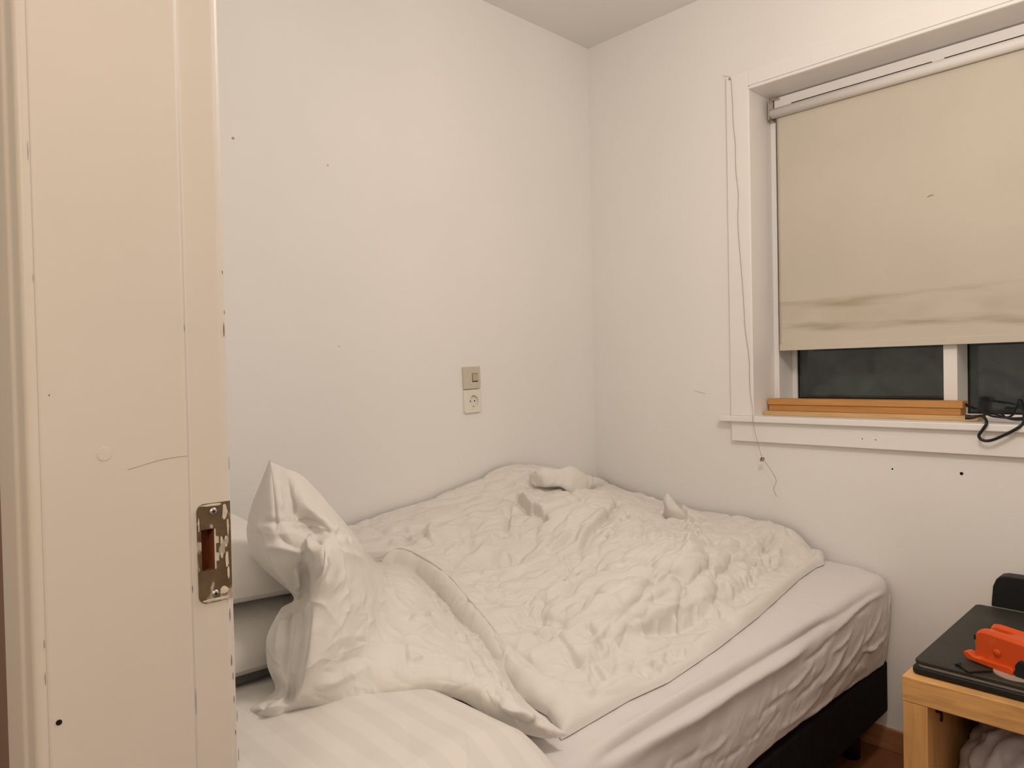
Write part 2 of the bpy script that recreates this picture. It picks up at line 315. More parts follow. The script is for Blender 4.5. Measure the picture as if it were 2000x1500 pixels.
bm = bmesh.new(); add_tube(bm, [onx(px, py, JX+0.0001) for px, py in [(250, 917), (280, 908), (310, 899), (335, 894), (366, 890)]], 0.00022, 6); from_bm('scratch', bm, M['scuff'], door)
bm = bmesh.new(); c = onx(204, 887, JX); add_cyl(bm, c-np.array([.003, 0, 0]), (1, 0, 0), 0.0058, 0.0052, 0.0034, 28); from_bm('filled_hole', bm, M['jamb'], door)

# ------------------------------------------------------------------ window
win = empty('window_1', (1.4, 0.0, 1.0), kind='structure')
CT = 0.016
YF = 0.139; YS = 0.240
def wbx(name, *a, bev=0.002, m='trim'): return box(name, *a, M[m], win, bev)
wbx('window_casing', 0.630, 0.712, -CT, 0.001, 1.004, 2.122+0.062)
wbx('window_casing', 0.712, 2.18, -CT, 0.001, 2.1305, 2.122+0.062)
wbx('window_casing', 0.712, 2.104, -0.008, 0.001, 2.1185, 2.1306, bev=0.0002)
wbx('window_casing', 2.103, 2.18, -CT, 0.001, 1.004, 2.122)
# slim bead along the inner edge of the head casing
wbx('casing_bead', 0.7125, 2.104, -CT-0.002, -0.0075, 2.1188, 2.1268, bev=0.0015)
wbx('window_reveal', WX0-0.012, WX0, -CT+0.001, 0.27, WZ0-0.02, WZ1+0.01)
wbx('window_reveal', WX1, WX1+0.012, -CT+0.001, 0.27, WZ0-0.02, WZ1+0.01)
wbx('window_reveal', WX0, WX1, -CT+0.001, 0.27, WZ1, WZ1+0.012)
wbx('window_sill', 0.592, 2.22, -0.034, 0.0, 0.984, 1.004, bev=0.003)
wbx('window_sill', WX0, WX1, -0.004, 0.27, 0.984, 1.0038, bev=0.0005)
wbx('window_apron', 0.632, 2.18, -0.018, 0.001, 0.916, 0.984, bev=0.002)
# fixed frame
wbx('window_frame', WX0, 0.734, YF, 0.27, 1.0038, WZ1, bev=0.0015)
wbx('window_frame', WX1-0.02, WX1, YF, 0.27, 1.0038, WZ1, bev=0.0015)
wbx('window_frame', 0.734, WX1-0.02, YF, 0.27, 2.040, WZ1, bev=0.0015)
wbx('window_mullion', 1.252, 1.289, YF, 0.27, 1.0038, 2.04, bev=0.0015)
# left sash
wbx('window_sash', 0.7345, 0.752, YS, 0.27, 1.0038, 2.04, bev=0.001)
wbx('window_sash', 0.752, 1.252, YS, 0.27, 1.0038, 1.055, bev=0.001)
wbx('window_sash', 1.289, WX1-0.02, YS+0.004, 0.27, 1.0038, 1.014, bev=0.001)
for (a, b, z) in [(0.752, 1.252, 1.055), (1.289, WX1-0.02, 1.014)]:
    box('glass_pane', a-0.003, b+0.003, 0.258, 0.262, z-0.003, 2.04, M['glass'], win)
    g = 0.0035
    bm = bmesh.new(); add_box(bm, a, a+g, 0.250, 0.2575, z, 2.035); add_box(bm, a, b, 0.250, 0.2575, z, z+g*1.3); from_bm('glazing_seal', bm, M['dark'], win)
for (px, py) in [(1684, 857), (1710, 859)]:
    disc_mark('nail_hole', ony(px, py, -0.0182), (0, -1, 0), 0.0016, win)
# night garden: a flat slab of dark ground outside the window
gr = struct(box('garden_ground', -3, 7, 0.6, 9, -0.4, -0.3, M['grass']))

# ------------------------------------------------------------------ roller blind
bl = empty('roller_blind', (1.42, 0.11, 2.054), 'pale beige roller blind pulled most of the way down over the window', 'blind')
YB = 0.118; BZ = 1.2275; BX0, BX1 = 0.748, 2.085
bm = bmesh.new(); add_cyl(bm, (BX0-0.012, 0.104, 2.0555), (1, 0, 0), 0.0165, 0.0165, BX1-BX0+0.02, 32); from_bm('fabric_roll', bm, M['tube'], bl, True)
bm = bmesh.new(); add_box(bm, BX0-0.010, BX1+0.006, 0.1225, 0.1375, 2.075, 2.1135, 0.0008); from_bm('head_rail', bm, M['trim'], bl)
bm = bmesh.new()
for (a, b) in ((0.80, 1.235), (1.268, 2.02)): add_box(bm, a, b, 0.1205, 0.1232, 2.0765, 2.0822)  # dark bars standing in for the shaded gap above the roll
from_bm('rail_gap_shade', bm, M['dark'], bl)
def blind_fabric():
    nx, nz = 120, 90; bm = bmesh.new(); V = []
    for i in range(nx+1):
        r_ = []
        for k in range(nz+1):
            x = BX0+(BX1-BX0)*i/nx; z = BZ+0.012+(2.048-BZ-0.012)*k/nz; t = k/nz
            y = YB + 0.0022*math.sin(x*9+1.0)*(1-t)*t*2 + 0.0016*noise.noise(Vector((x*4, z*5, 1.3))) + 0.0012*math.exp(-((z-1.40)/0.03)**2)*math.sin(x*7)
            if k == 0: y = YB
            r_.append(bm.verts.new((x, y, z)))
        V.append(r_)
    for i in range(nx):
        for k in range(nz): bm.faces.new((V[i][k], V[i+1][k], V[i+1][k+1], V[i][k+1]))
    return bm
o = from_bm('fabric', blind_fabric(), None, bl, True)
def blind_mat():
    m = M['blind']; nt = m.node_tree; N = nt.nodes; L = nt.links; b = N['Principled BSDF']; src = b.inputs['Base Color'].links[0].from_socket
    tc = N.new('ShaderNodeTexCoord'); sp_ = N.new('ShaderNodeSeparateXYZ'); L.new(tc.outputs['Object'], sp_.inputs[0])
    prev = src
    # damp stain bands low on the cloth
    for (zc, wd, amt, sc, col) in [(1.385, 0.035, 0.85, (3.2, 3, 26), (0.36, 0.29, 0.19, 1)), (1.300, 0.022, 0.95, (4.5, 3, 40), (0.30, 0.26, 0.18, 1)), (1.34, 0.07, 0.5, (6, 3, 9), (0.45, 0.38, 0.27, 1))]:
        s1 = N.new('ShaderNodeMath'); s1.operation = 'SUBTRACT'; s1.inputs[1].default_value = zc; L.new(sp_.outputs['Z'], s1.inputs[0])
        nn = N.new('ShaderNodeTexNoise'); nn.inputs['Scale'].default_value = 2.5; L.new(tc.outputs['Object'], nn.inputs['Vector'])
        a1 = N.new('ShaderNodeMath'); a1.operation = 'MULTIPLY_ADD'; a1.inputs[1].default_value = 0.09; L.new(nn.outputs['Fac'], a1.inputs[0]); L.new(s1.outputs[0], a1.inputs[2])
        a2 = N.new('ShaderNodeMath'); a2.operation = 'SUBTRACT'; a2.inputs[1].default_value = 0.045; L.new(a1.outputs[0], a2.inputs[0])
        ab = N.new('ShaderNodeMath'); ab.operation = 'ABSOLUTE'; L.new(a2.outputs[0], ab.inputs[0])
        mr = N.new('ShaderNodeMapRange'); mr.inputs[1].default_value = wd; mr.inputs[2].default_value = 0; mr.inputs[3].default_value = 0; mr.inputs[4].default_value = 1; mr.interpolation_type = 'SMOOTHSTEP'; L.new(ab.outputs[0], mr.inputs[0])
        mp = N.new('ShaderNodeMapping'); mp.inputs['Scale'].default_value = sc; L.new(tc.outputs['Object'], mp.inputs[0])
        n2 = N.new('ShaderNodeTexNoise'); n2.inputs['Scale'].default_value = 1.0; n2.inputs['Detail'].default_value = 6; L.new(mp.outputs[0], n2.inputs['Vector'])
        r2 = N.new('ShaderNodeMapRange'); r2.inputs[1].default_value = 0.42; r2.inputs[2].default_value = 0.75; r2.inputs[4].default_value = amt; L.new(n2.outputs['Fac'], r2.inputs[0])
        mu = N.new('ShaderNodeMath'); mu.operation = 'MULTIPLY'; L.new(mr.outputs[0], mu.inputs[0]); L.new(r2.outputs[0], mu.inputs[1])
        mx = N.new('ShaderNodeMix'); mx.data_type = 'RGBA'; mx.inputs[7].default_value = col; L.new(mu.outputs[0], mx.inputs[0]); L.new(prev, mx.inputs[6]); prev = mx.outputs[2]
    L.new(prev, b.inputs['Base Color']); return m
o.data.materials.clear(); o.data.materials.append(blind_mat())
so = o.modifiers.new('cloth', 'SOLIDIFY'); so.thickness = 0.0008
box('bottom_hem', BX0, BX1, YB-0.0022, YB+0.0022, BZ, BZ+0.0225, M['blind'], bl, 0.0015)
bm = bmesh.new(); add_box(bm, BX0-0.0155, BX0-0.0125, 0.086, 0.137, 2.034, 2.108, 0.0008); add_box(bm, BX0-0.0145, BX0-0.002, 0.098, 0.112, 2.049, 2.061, 0.001); add_box(bm, BX0-0.0150, BX0+0.012, 0.110, 0.137, 2.104, 2.1085, 0.0008); from_bm('bracket', bm, M['metal'], bl)
bm = bmesh.new(); add_tube(bm, [ony(1811, 385, YB-0.002), ony(1817, 382, YB-0.0025), ony(1823, 381, YB-0.002)], 0.0009, 6); from_bm('small_tear', bm, M['chip'], bl)

# ------------------------------------------------------------------ boards on the sill
def board(x0, x1, y0, y1, z0, z1, m, label, rot=0):
    o = box('wooden_board', x0, x1, y0, y1, z0, z1, m, None, 0.0012); return tag(o, label, 'board', 'wooden boards on the windowsill')
board(0.7175, 1.362, 0.048, 0.136, 1.0042, 1.0186, M['pine_pale'], 'pale thin wooden board flat on the windowsill, lowest of the stack')
board(0.724, 1.312, 0.078, 0.136, 1.0190, 1.0395, M['pine'], 'orange-brown wooden board with knots, middle one of the windowsill stack')
board(0.7225, 1.318, 0.074, 0.134, 1.0400, 1.0605, M['pine'], 'smooth orange-brown wooden board lying topmost on the windowsill stack')

# ------------------------------------------------------------------ cable
cb = empty('power_cable', (1.45, 0.05, 1.006), 'tangled black cable with a plug on the sill, one loop hanging over the front', 'cable')
def Y(px, py, y): return ony(px, py, y)
bm = bmesh.new()
add_tube(bm, [Y(1914, 812, .03), Y(1922, 815, .0), Y(1927, 826, -.036), Y(1920, 838, -.040), Y(1912, 850, -.040), Y(1916, 858, -.040), Y(1928, 861, -.040), Y(1945, 857, -.040), Y(1975, 843, -.038), Y(1993, 832, -.036), Y(2000, 822, -.02), Y(1999, 800, .02), Y(1995, 784, .06), Y(1990, 781, .07)], 0.0040, 10)
add_tube(bm, [Y(1890, 792, .10), Y(1905, 797, .08), Y(1920, 804, .05), Y(1935, 812, .03), Y(1955, 815, .02), Y(1980, 817, .02), Y(2003, 816, .02), Y(2030, 815, .02)], 0.0030, 10)
add_tube(bm, [Y(1902, 814, .025), Y(1920, 811, .03), Y(1940, 806, .05), Y(1955, 808, .05), Y(1965, 815, .03), Y(1978, 810, .04), Y(1984, 798, .07), Y(1990, 784, .09), Y(1994, 781, .09)], 0.0030, 10)
add_tube(bm, [Y(1930, 807, .05), Y(1950, 811, .03), Y(1975, 819, .015), Y(2000, 820, .012), Y(2030, 817, .02)], 0.0024, 10)
from_bm('cord', bm, M['cable'], cb, True)
bm = bmesh.new(); add_tube(bm, [Y(1885, 815, .020), Y(1890, 815, .021), Y(1900, 815, .023), Y(1912, 812, .028)], 0.0066, 12, 6, lambda t: 1.0 if t < .5 else 1.25-.7*t); from_bm('plug', bm, M['cable'], cb, True)
bm = bmesh.new(); add_tube(bm, [Y(1886, 790, .105), Y(1892, 793, .098), Y(1904, 799, .085)], 0.0052, 12, 6, lambda t: .9-.45*t); from_bm('plug', bm, M['cable'], cb, True)

# ------------------------------------------------------------------ string
st = empty('string', (0.63, -0.02, 2.19), 'thin pale string with a knot hanging from a nail beside the window', 'string')
pts = [(1412, 148), (1420, 149), (1427, 153), (1429, 175), (1431, 205), (1432, 240), (1436, 280), (1437, 330), (1442, 380), (1441, 430), (1444, 480), (1449, 540), (1453, 600), (1455, 640), (1463, 700), (1464, 750), (1470, 800), (1471, 825), (1480, 865), (1488, 893)]
bm = bmesh.new(); add_tube(bm, [ony(px, py, -0.036 if py > 790 else (-0.020 if py > 160 else -0.017)) for px, py in pts], 0.00085, 6, 4)
add_tube(bm, [ony(px, py, -0.030) for px, py in [(1488, 893), (1497, 906), (1510, 925), (1516, 940), (1511, 955), (1517, 970)]], 0.00085, 6, 5); from_bm('cord', bm, M['string'], st, True)
bm = bmesh.new(); k0 = ony(1489, 897, -0.032)
for k in range(4): add_tube(bm, [Vector(k0)+Vector((0.0062*math.cos(a+k), 0.003*math.sin(2*a+k), 0.0058*math.sin(a+k*1.3))) for a in np.linspace(0, 6.0, 7)], 0.0016, 6, 4)
from_bm('knot', bm, M['knot'], st, True)
bm = bmesh.new(); nc = ony(1426, 155, -CT); add_cyl(bm, nc+np.array([0, -0.006, 0]), (0, 1, 0), 0.0013, 0.0013, 0.010, 10); add_cyl(bm, nc+np.array([0, -0.0065, 0]), (0, 1, 0), 0.0030, 0.0030, 0.0009, 12); nl = from_bm('nail', bm, M['knot'], None); tag(nl, 'small dark nail at the top of the window casing holding the string', 'nail')

# ------------------------------------------------------------------ switch and socket
def plate_thing(name, label, cat, cyy, cz, wy, hz, m, tilt):
    t = empty(name, (0, cyy, cz), label, cat); t.rotation_euler = (math.radians(tilt), 0, 0)
    bm = bmesh.new(); add_box(bm, 0.0, 0.0095, -wy/2, wy/2, -hz/2, hz/2, 0.002, 3); 
    return t, bm
def lpart(name, bm, m, par, smooth=False):
    me = bpy.data.meshes.new(name); bmesh.ops.recalc_face_normals(bm, faces=bm.faces); bm.to_mesh(me); bm.free(); me.materials.append(m)
    o = bpy.data.objects.new(name, me); COL.objects.link(o); o.parent = par
    if smooth:
        for p in me.polygons: p.use_smooth = True
    return o
t, bm = plate_thing('light_switch', 'beige light switch plate set slightly crooked above the wall socket', 'light switch', -0.676, 1.1555, 0.077, 0.078, M['ivory'], 1.3)
lpart('switch_plate', bm, M['ivory'], t)
bm = bmesh.new(); add_box(bm, 0.004, 0.0100, -0.001, 0.026, -0.015, 0.015, 0.0008); lpart('rocker_frame', bm, M['dark'], t)
bm = bmesh.new(); add_prism(bm, [(0.006, 0.0005, -0.0128), (0.0128, 0.0005, -0.011), (0.0105, 0.0005, 0.0136), (0.006, 0.0005, 0.0136)], (0, 0.024, 0)); lpart('rocker', bm, M['rocker'], t)
t, bm0 = plate_thing('wall_socket', 'white round-pin wall socket directly below the light switch', 'socket', -0.6745, 1.0735, 0.079, 0.081, M['ivory2'], 1.8)
bm0.free()
def socket_plate():
    bm = bmesh.new(); n = 40; R0 = 0.0205; hw, hh = 0.0395, 0.0405; cy0 = 0.004
    def sq(a, e):
        c_, s_ = math.cos(a), math.sin(a); k = min((hw-e)/max(abs(c_), 1e-6), (hh-e)/max(abs(s_), 1e-6)); return c_*k, s_*k
    angs = [2*math.pi*(i+.5)/n for i in range(n)]
    loops = []
    for (fx, kind) in [(0.0, 'o'), (0.0085, 'o'), (0.0098, 'o2'), (0.0100, 'r'), (-0.002, 'r2')]:
        L_ = []
        for a in angs:
            if kind == 'o': y, z = sq(a, 0)
            elif kind == 'o2': y, z = sq(a, 0.002)
            elif kind == 'r': y, z = cy0+R0*math.cos(a), R0*math.sin(a)
            else: y, z = cy0+(R0-0.0012)*math.cos(a), (R0-0.0012)*math.sin(a)
            L_.append(bm.verts.new((fx if kind != 'r2' else 0.0012, y, z)))
        loops.append(L_)
    for k in range(len(loops)-1):
        for i in range(n): bm.faces.new((loops[k][i], loops[k][(i+1) % n], loops[k+1][(i+1) % n], loops[k+1][i]))
    bm.faces.new(loops[-1]); return bm
lpart('socket_plate', socket_plate(), M['ivory2'], t)
for (yy, zz) in [(-0.0055, 0.0), (0.0135, 0.0)]:
    bm = bmesh.new(); add_cyl(bm, (0.0008, yy, zz), (1, 0, 0), 0.0026, 0.0026, 0.0010, 14); lpart('pin_hole', bm, M['dark'], t)
for zz in (0.0185, -0.0185):
    bm = bmesh.new(); add_box(bm, 0.0012, 0.0080, 0.0015, 0.0065, zz-0.0012, zz+0.0012, 0.0004); lpart('earth_clip', bm, M['steel'], t)

# ------------------------------------------------------------------ bed
BXR = 1.150; BY1 = -0.012; BY0 = -2.02; BZT = 0.500
bed = empty('bed', (0.58, -1.0, 0), 'black fabric box bed base standing in the corner under the mattress', 'bed')
def bedbase():
    bm = bmesh.new(); add_box(bm, 0.02, BXR-0.012, BY0+0.01, BY1-0.008, 0.125, 0.279, 0.008, 3)
    return bm
from_bm('bed_base', bedbase(), M['black_base'], bed)
for (x, y) in [(0.09, -0.12), (BXR-0.085, -0.12), (0.09, -1.9), (BXR-0.085, -1.9)]:
    bm = bmesh.new(); add_cyl(bm, (x, y, 0), (0, 0, 1), 0.026, 0.030, 0.126, 20); from_bm('leg', bm, M['black'], bed, True)

# ---- cloth tools
def normals(V):
    du = np.gradient(V, axis=0); dv = np.gradient(V, axis=1); n = np.cross(du, dv); return n/(np.linalg.norm(n, axis=-1, keepdims=True)+1e-12)
def px_to_pts(V, PX, pts):
    out = []
    F = PX.reshape(-1, 3); VV = V.reshape(-1, 3)
    for (px, py) in pts:
        d = (F[:, 0]-px)**2+(F[:, 1]-py)**2; m = d.min(); c = np.where(d < m+9)[0]; out.append(VV[c[np.argmin(F[c, 2])]])
    return out
def stroke_disp(V, N, pts3, wl_, wr_, amp, taper=0.3):
    C = catmull(pts3, max(4, (len(pts3)-1)*5+1)) if len(pts3) > 2 else np.linspace(pts3[0], pts3[1], 5)
    sh = V.shape[:2]; F = V.reshape(-1, 3); NF = N.reshape(-1, 3); wm = max(wl_, wr_)*3.6
    lo, hi = C.min(0)-wm, C.max(0)+wm; idx = np.where(((F > lo) & (F < hi)).all(1))[0]
    D = np.zeros(len(F))
    if len(idx) == 0: return D.reshape(sh)
    P = F[idx]; best = np.full(len(idx), 1e9); par = np.zeros(len(idx)); sgn = np.zeros(len(idx))
    L_ = np.r_[0, np.cumsum(np.linalg.norm(np.diff(C, axis=0), axis=1))]; tot = L_[-1]+1e-9
    for k in range(len(C)-1):
        a, b = C[k], C[k+1]; ab = b-a; l2 = ab@ab+1e-12; t = np.clip(((P-a)@ab)/l2, 0, 1); q = P-(a+t[:, None]*ab); d = np.linalg.norm(q, axis=1)
        u = d < best; best[u] = d[u]; par[u] = (L_[k]+t[u]*math.sqrt(l2))/tot
        s = np.einsum('ij,ij->i', np.cross(NF[idx[u]], ab), q[u]); sgn[u] = s
    w_ = np.where(sgn > 0, wl_, wr_); tp = np.clip(np.minimum(par, 1-par)/max(taper, 1e-3), 0, 1); tp = tp*tp*(3-2*tp)
    D[idx] = amp*tp*np.exp(-(best/w_)**1.35); return D.reshape(sh)
def crumple(V, amp, scale, seed, warp=0.6, gain=1.0):
    sh = V.shape[:2]; F = V.reshape(-1, 3); out = np.empty(len(F)); o = Vector((seed*7.3, seed*3.1, seed*1.7))
    for i, p in enumerate(F):
        q = Vector(p)*scale+o; q += noise.noise_vector(q*0.7)*warp
        a = noise.noise(q); b = noise.noise(q*2.1+Vector((5, 1, 3)))
        out[i] = (0.5-abs(a)*1.6)+0.45*(0.5-abs(b)*1.6)
    return (out*amp).reshape(sh)
def puffs(V, amp, scale, seed, k=7.0, warp=.35, stretch=(1, 1, 1)):
    sh = V.shape[:2]; F = V.reshape(-1, 3); out = np.empty(len(F)); o = Vector((seed*5.3, seed*2.1, seed*1.3)); st_ = Vector(stretch)
    for i, p in enumerate(F):
        q = Vector((p[0]*st_.x, p[1]*st_.y, p[2]*st_.z))*scale+o; q += noise.noise_vector(q*0.8)*warp+noise.noise_vector(q*2.3)*warp*.3
        d = noise.voronoi(q)[0]; e = d[1]-d[0]; m_ = .5+.9*noise.noise(q*.6+Vector((9, 2, 4)))
        out[i] = (-math.exp(-k*e)*min(1, max(0, m_))+.35*math.sqrt(max(e, 0)))
    return (out*amp).reshape(sh)
def grid_mesh(name, V, uv=None, close=None):
    nu, nv = V.shape[:2]; F = V.reshape(-1, 3); me = bpy.data.meshes.new(name)
    i, j = np.meshgrid(np.arange(nu-1), np.arange(nv-1), indexing='ij'); a = (i*nv+j).ravel(); q = np.stack([a, a+nv, a+nv+1, a+1], 1)
    return F, q
def mesh_from(name, parts_, m, parent=None, uvs=None):
    vs = []; fs = []; off = 0
    for F, q in parts_: vs.append(F); fs.append(q+off); off += len(F)
    vs = np.concatenate(vs); fs = np.concatenate(fs); me = bpy.data.meshes.new(name)
    me.vertices.add(len(vs)); me.vertices.foreach_set('co', vs.ravel()); me.loops.add(fs.size); me.loops.foreach_set('vertex_index', fs.ravel().astype(np.int32))
    me.polygons.add(len(fs)); me.polygons.foreach_set('loop_start', (np.arange(len(fs))*4).astype(np.int32)); me.polygons.foreach_set('loop_total', np.full(len(fs), 4, np.int32))
    me.update(calc_edges=True)
    if uvs is not None:
        U = np.concatenate(uvs); l = me.uv_layers.new(name='UVMap'); l.data.foreach_set('uv', U[fs.ravel()].ravel())
    me.validate()
    return link(name, me, m, parent, True)
def rbf(P, Z, smooth=1e-4):
    P = np.asarray(P, float); Z = np.asarray(Z, float); n = len(P)
    K = lambda d2: 0.5*d2*np.log(d2+1e-12); d2 = ((P[:, None]-P[None])**2).sum(-1); A = np.zeros((n+3, n+3)); A[:n, :n] = K(d2)+np.eye(n)*smooth
    A[:n, n] = 1; A[:n, n+1:] = P; A[n, :n] = 1; A[n+1:, :n] = P.T; c = np.linalg.solve(A, np.r_[Z, 0, 0, 0])
    def f(X):
        sh = X.shape[:-1]; X = X.reshape(-1, 2); r = c[n]+X@c[n+1:]
        for k in range(n): r = r+c[k]*K(((X-P[k])**2).sum(-1))
        return r.reshape(sh)
    return f

def sheet_z(x, y):
    t = np.clip((-np.asarray(y, float)-0.01)/1.1, 0, 1); c = np.clip((1.16-np.asarray(x, float))/(0.15+.05*t), 0, 1)
    return BZT + (0.056-0.014*t)*np.sqrt(1-(1-c)**2)
# ---- mattress with fitted sheet
mt = empty('mattress', (0.58, -1.0, 0.30), 'thick mattress under a smooth pale fitted sheet on the black bed base', 'mattress')
def fitted_sheet():
    ny, ns = 420, 180
    ys = np.linspace(BY0, BY1, ny)
    hem_y = [-2.1, -0.889, -0.77, -0.608, -0.39, -0.209, -0.06, -0.024, -0.01, 0.0]; hem_z = [0.292, 0.300, 0.306, 0.304, 0.293, 0.286, 0.280, 0.283, 0.300, 0.302]
    V = np.zeros((ny, ns, 3)); r = 0.038
    for i, y in enumerate(ys):
        zb = np.interp(y, hem_y, hem_z); e = min(1, max(0, (BY1-y)/0.05)); drop = 0.020*(1-math.sqrt(max(0, 1-(1-e)**2))); top = BZT-drop+0.004
        xr = BXR-0.010*(1-e)
        P = [(0.005, BZT+.03), (0.03, float(sheet_z(.03, y))-drop)] + [(x, float(sheet_z(x, y))-drop) for x in np.linspace(0.08, xr-r, 30)]
        top = P[-1][1]
        for a in np.linspace(90, 0, 10)[1:]: P.append((xr-r+r*math.cos(math.radians(a)), top-r*1.1+r*1.1*math.sin(math.radians(a))))
        top -= r*.1
        for t in np.linspace(0, 1, 8)[1:]: P.append((xr+0.004*math.sin(math.pi*t)-0.010*t*t, top-r+(zb-top+r)*t))
        P.append((xr-0.016, zb-0.001)); P.append((xr-0.03, zb+0.006))
        P = np.array(P); L_ = np.r_[0, np.cumsum(np.hypot(*np.diff(P, axis=0).T))]; s = np.linspace(0, 1, ns)**0.55*L_[-1]
        V[i, :, 0] = np.interp(s, L_, P[:, 0]); V[i, :, 1] = y; V[i, :, 2] = np.interp(s, L_, P[:, 1])
    N = normals(V); 
    if N[ny//2, 10, 2] < 0: N = -N
    PX = topx(V); D = np.zeros((ny, ns))
    A = lambda pts, wl_, wr_, amp, tp=0.3: np.add(D, stroke_disp(V, N, px_to_pts(V, PX, pts), wl_, wr_, amp, tp), out=D)
    # long groove and roll below the top edge
    A([(1140, 1500), (1240, 1440), (1330, 1385), (1420, 1330), (1500, 1285), (1570, 1240), (1640, 1200)], .012, .012, -.020, .15)
    A([(1180, 1500), (1270, 1445), (1360, 1395), (1450, 1340), (1530, 1290), (1600, 1245)], .016, .016, .014, .2)
    A([(1110, 1490), (1220, 1425), (1320, 1365), (1400, 1315), (1480, 1265)], .012, .012, .005, .2)
    A([(1180, 1445), (1260, 1395), (1340, 1345), (1420, 1298)], .006, .006, .003)
    A([(1560, 1265), (1620, 1215), (1680, 1175), (1730, 1145)], .012, .012, -.008, .25)
    A([(1610, 1255), (1650, 1215), (1700, 1172), (1738, 1150)], .008, .008, .008, .25)
    for k, (p, q, w_, am) in enumerate([((1500, 1375), (1600, 1285), .006, .006), ((1540, 1380), (1625, 1290), .006, -.006), ((1590, 1350), (1660, 1250), .007, .007), ((1610, 1365), (1680, 1265), .006, -.005), ((1630, 1330), (1700, 1215), .006, .006), ((1655, 1330), (1715, 1225), .006, -.006), ((1675, 1275), (1730, 1175), .006, .006), ((1560, 1300), (1640, 1225), .007, -.007), ((1620, 1280), (1672, 1220), .005, .006), ((1480, 1400), (1560, 1320), .006, -.005), ((1440, 1470), (1520, 1390), .005, .005), ((1455, 1455), (1540, 1370), .005, -.005), ((1350, 1490), (1440, 1420), .006, .004), ((1380, 1500), (1500, 1420), .006, -.004), ((1660, 1205), (1705, 1170), .005, -.005), ((1500, 1440), (1620, 1340), .010, .005), ((1300, 1500), (1380, 1455), .008, -.004), ((1560, 1410), (1650, 1335), .006, .004), ((1590, 1400), (1700, 1300), .006, -.003), ((1690, 1275), (1722, 1240), .004, .007)]):
        mid = ((p[0]+q[0])/2+6, (p[1]+q[1])/2+5); A([p, mid, q], w_, w_, am*.9, .4)
    # gathered corner seam
    A([(1743, 1142), (1746, 1165), (1738, 1190), (1745, 1215)], .004, .004, .006)
    A([(1738, 1230), (1725, 1250), (1705, 1268), (1680, 1275)], .003, .005, .007)
    rr = random.Random(3)
    for k in range(110):
        y = rr.uniform(-1.35, -0.05); z = rr.uniform(0.31, 0.44); L_ = rr.uniform(.03, .09); 
        a = math.radians(rr.uniform(28, 48)); P3 = [np.array([BXR, y-L_/2*math.cos(a), z-L_/2*math.sin(a)]), np.array([BXR, y+rr.uniform(-.004, .004), z]), np.array([BXR, y+L_/2*math.cos(a), z+L_/2*math.sin(a)])]
        w_ = rr.uniform(.0025, .006); D += stroke_disp(V, N, P3, w_, w_, rr.choice((-1, 1))*rr.uniform(.0008, .0026), .4)
    D += crumple(V, .0016, 14, 2)
    V = V+N*D[..., None]
    V[..., 0] = np.maximum(V[..., 0], 0.004); V[..., 1] = np.minimum(V[..., 1], -0.004)
    return V
mesh_from('fitted_sheet', [grid_mesh('s', fitted_sheet())], M['sheet'], mt)

# ---- pillows: inflated, with seam corners and creases
def pillow(name, label, cx, cyy, cz, ax, ay, th, rot, m, seed, top_extra=None, tilt=(0, 0), sag=None, crinkle=.003):
    n = 150; u = np.linspace(-1, 1, n); U, W = np.meshgrid(u, u, indexing='ij')
    e = 1-0.07*(1-np.abs(W)**2.2)*np.sign(1); e2 = 1-0.07*(1-np.abs(U)**2.2)
    X = U*ax/2*e; Y_ = W*ay/2*e2
    prof_ = (np.clip(1-np.abs(U)**3.4, 0, 1)*np.clip(1-np.abs(W)**3.4, 0, 1))**0.55
    out = []
    R3 = Matrix.Rotation(rot, 3, 'Z') @ Matrix.Rotation(tilt[0], 3, 'X') @ Matrix.Rotation(tilt[1], 3, 'Y'); R3 = np.array(R3)
    for s in (1, -1):
        Z = (s if s > 0 else -.45)*th/2*prof_; V = np.stack([X, Y_, Z], -1); N = normals(V)*s
        if s > 0:
            V = V + N*(crumple(V, crinkle, 9, seed)*np.clip(prof_*1.5, 0, 1))[..., None]
            if top_extra: V = top_extra(V, N, prof_)
        V = V@R3.T+np.array([cx, cyy, cz])
        if s < 0: V = V[:, ::-1]
        if sag: V = sag(V)
        out.append(grid_mesh(name, V))
    o = mesh_from(name, out, m); return tag(o, label, 'pillow', 'pillows at the head of the bed')
def fore_extra(V, N, pr):
    D = np.zeros(V.shape[:2])
    for (pts, a, b, am) in [([(.12, .16), (.22, .10), (.32, .0), (.36, -.10)], .02, .03, .012), ([(.05, .10), (.15, .04), (.25, -.06)], .03, .02, -.008), ([(.20, .20), (.30, .12), (.36, .02)], .012, .012, -.006), ([(.10, .0), (.20, -.04), (.30, -.12)], .02, .02, .007)]:
        D += stroke_disp(V, N, [np.array([x, y, .07]) for x, y in pts], a, b, am)
    return V+N*D[..., None]
def fore_sag(V):
    V = V.copy(); V[..., 2] = V[..., 2]-0.9*np.clip(V[..., 0]-1.10, 0, 1)**1.3; return V
pillow('pillow', 'white satin-striped pillow lying flat in front, partly under the folded duvet end', 0.925, -1.772, 0.590, 0.71, 0.525, 0.104, math.radians(0), M['satin'], 4, fore_extra, (0, 0), fore_sag, .002)
pillow('pillow', 'white pillow behind the folded duvet end, topmost of the pile beside the door frame', 0.37, -1.80, 0.806, 0.62, 0.42, 0.165, math.radians(4), M['cotton'], 7, None, (math.radians(-4), math.radians(5)))
pillow('pillow', 'white pillow behind the folded duvet end, middle one of the pile beside the door frame', 0.38, -1.78, 0.686, 0.67, 0.46, 0.185, math.radians(-3), M['cotton'], 9, None, (0, math.radians(4)))
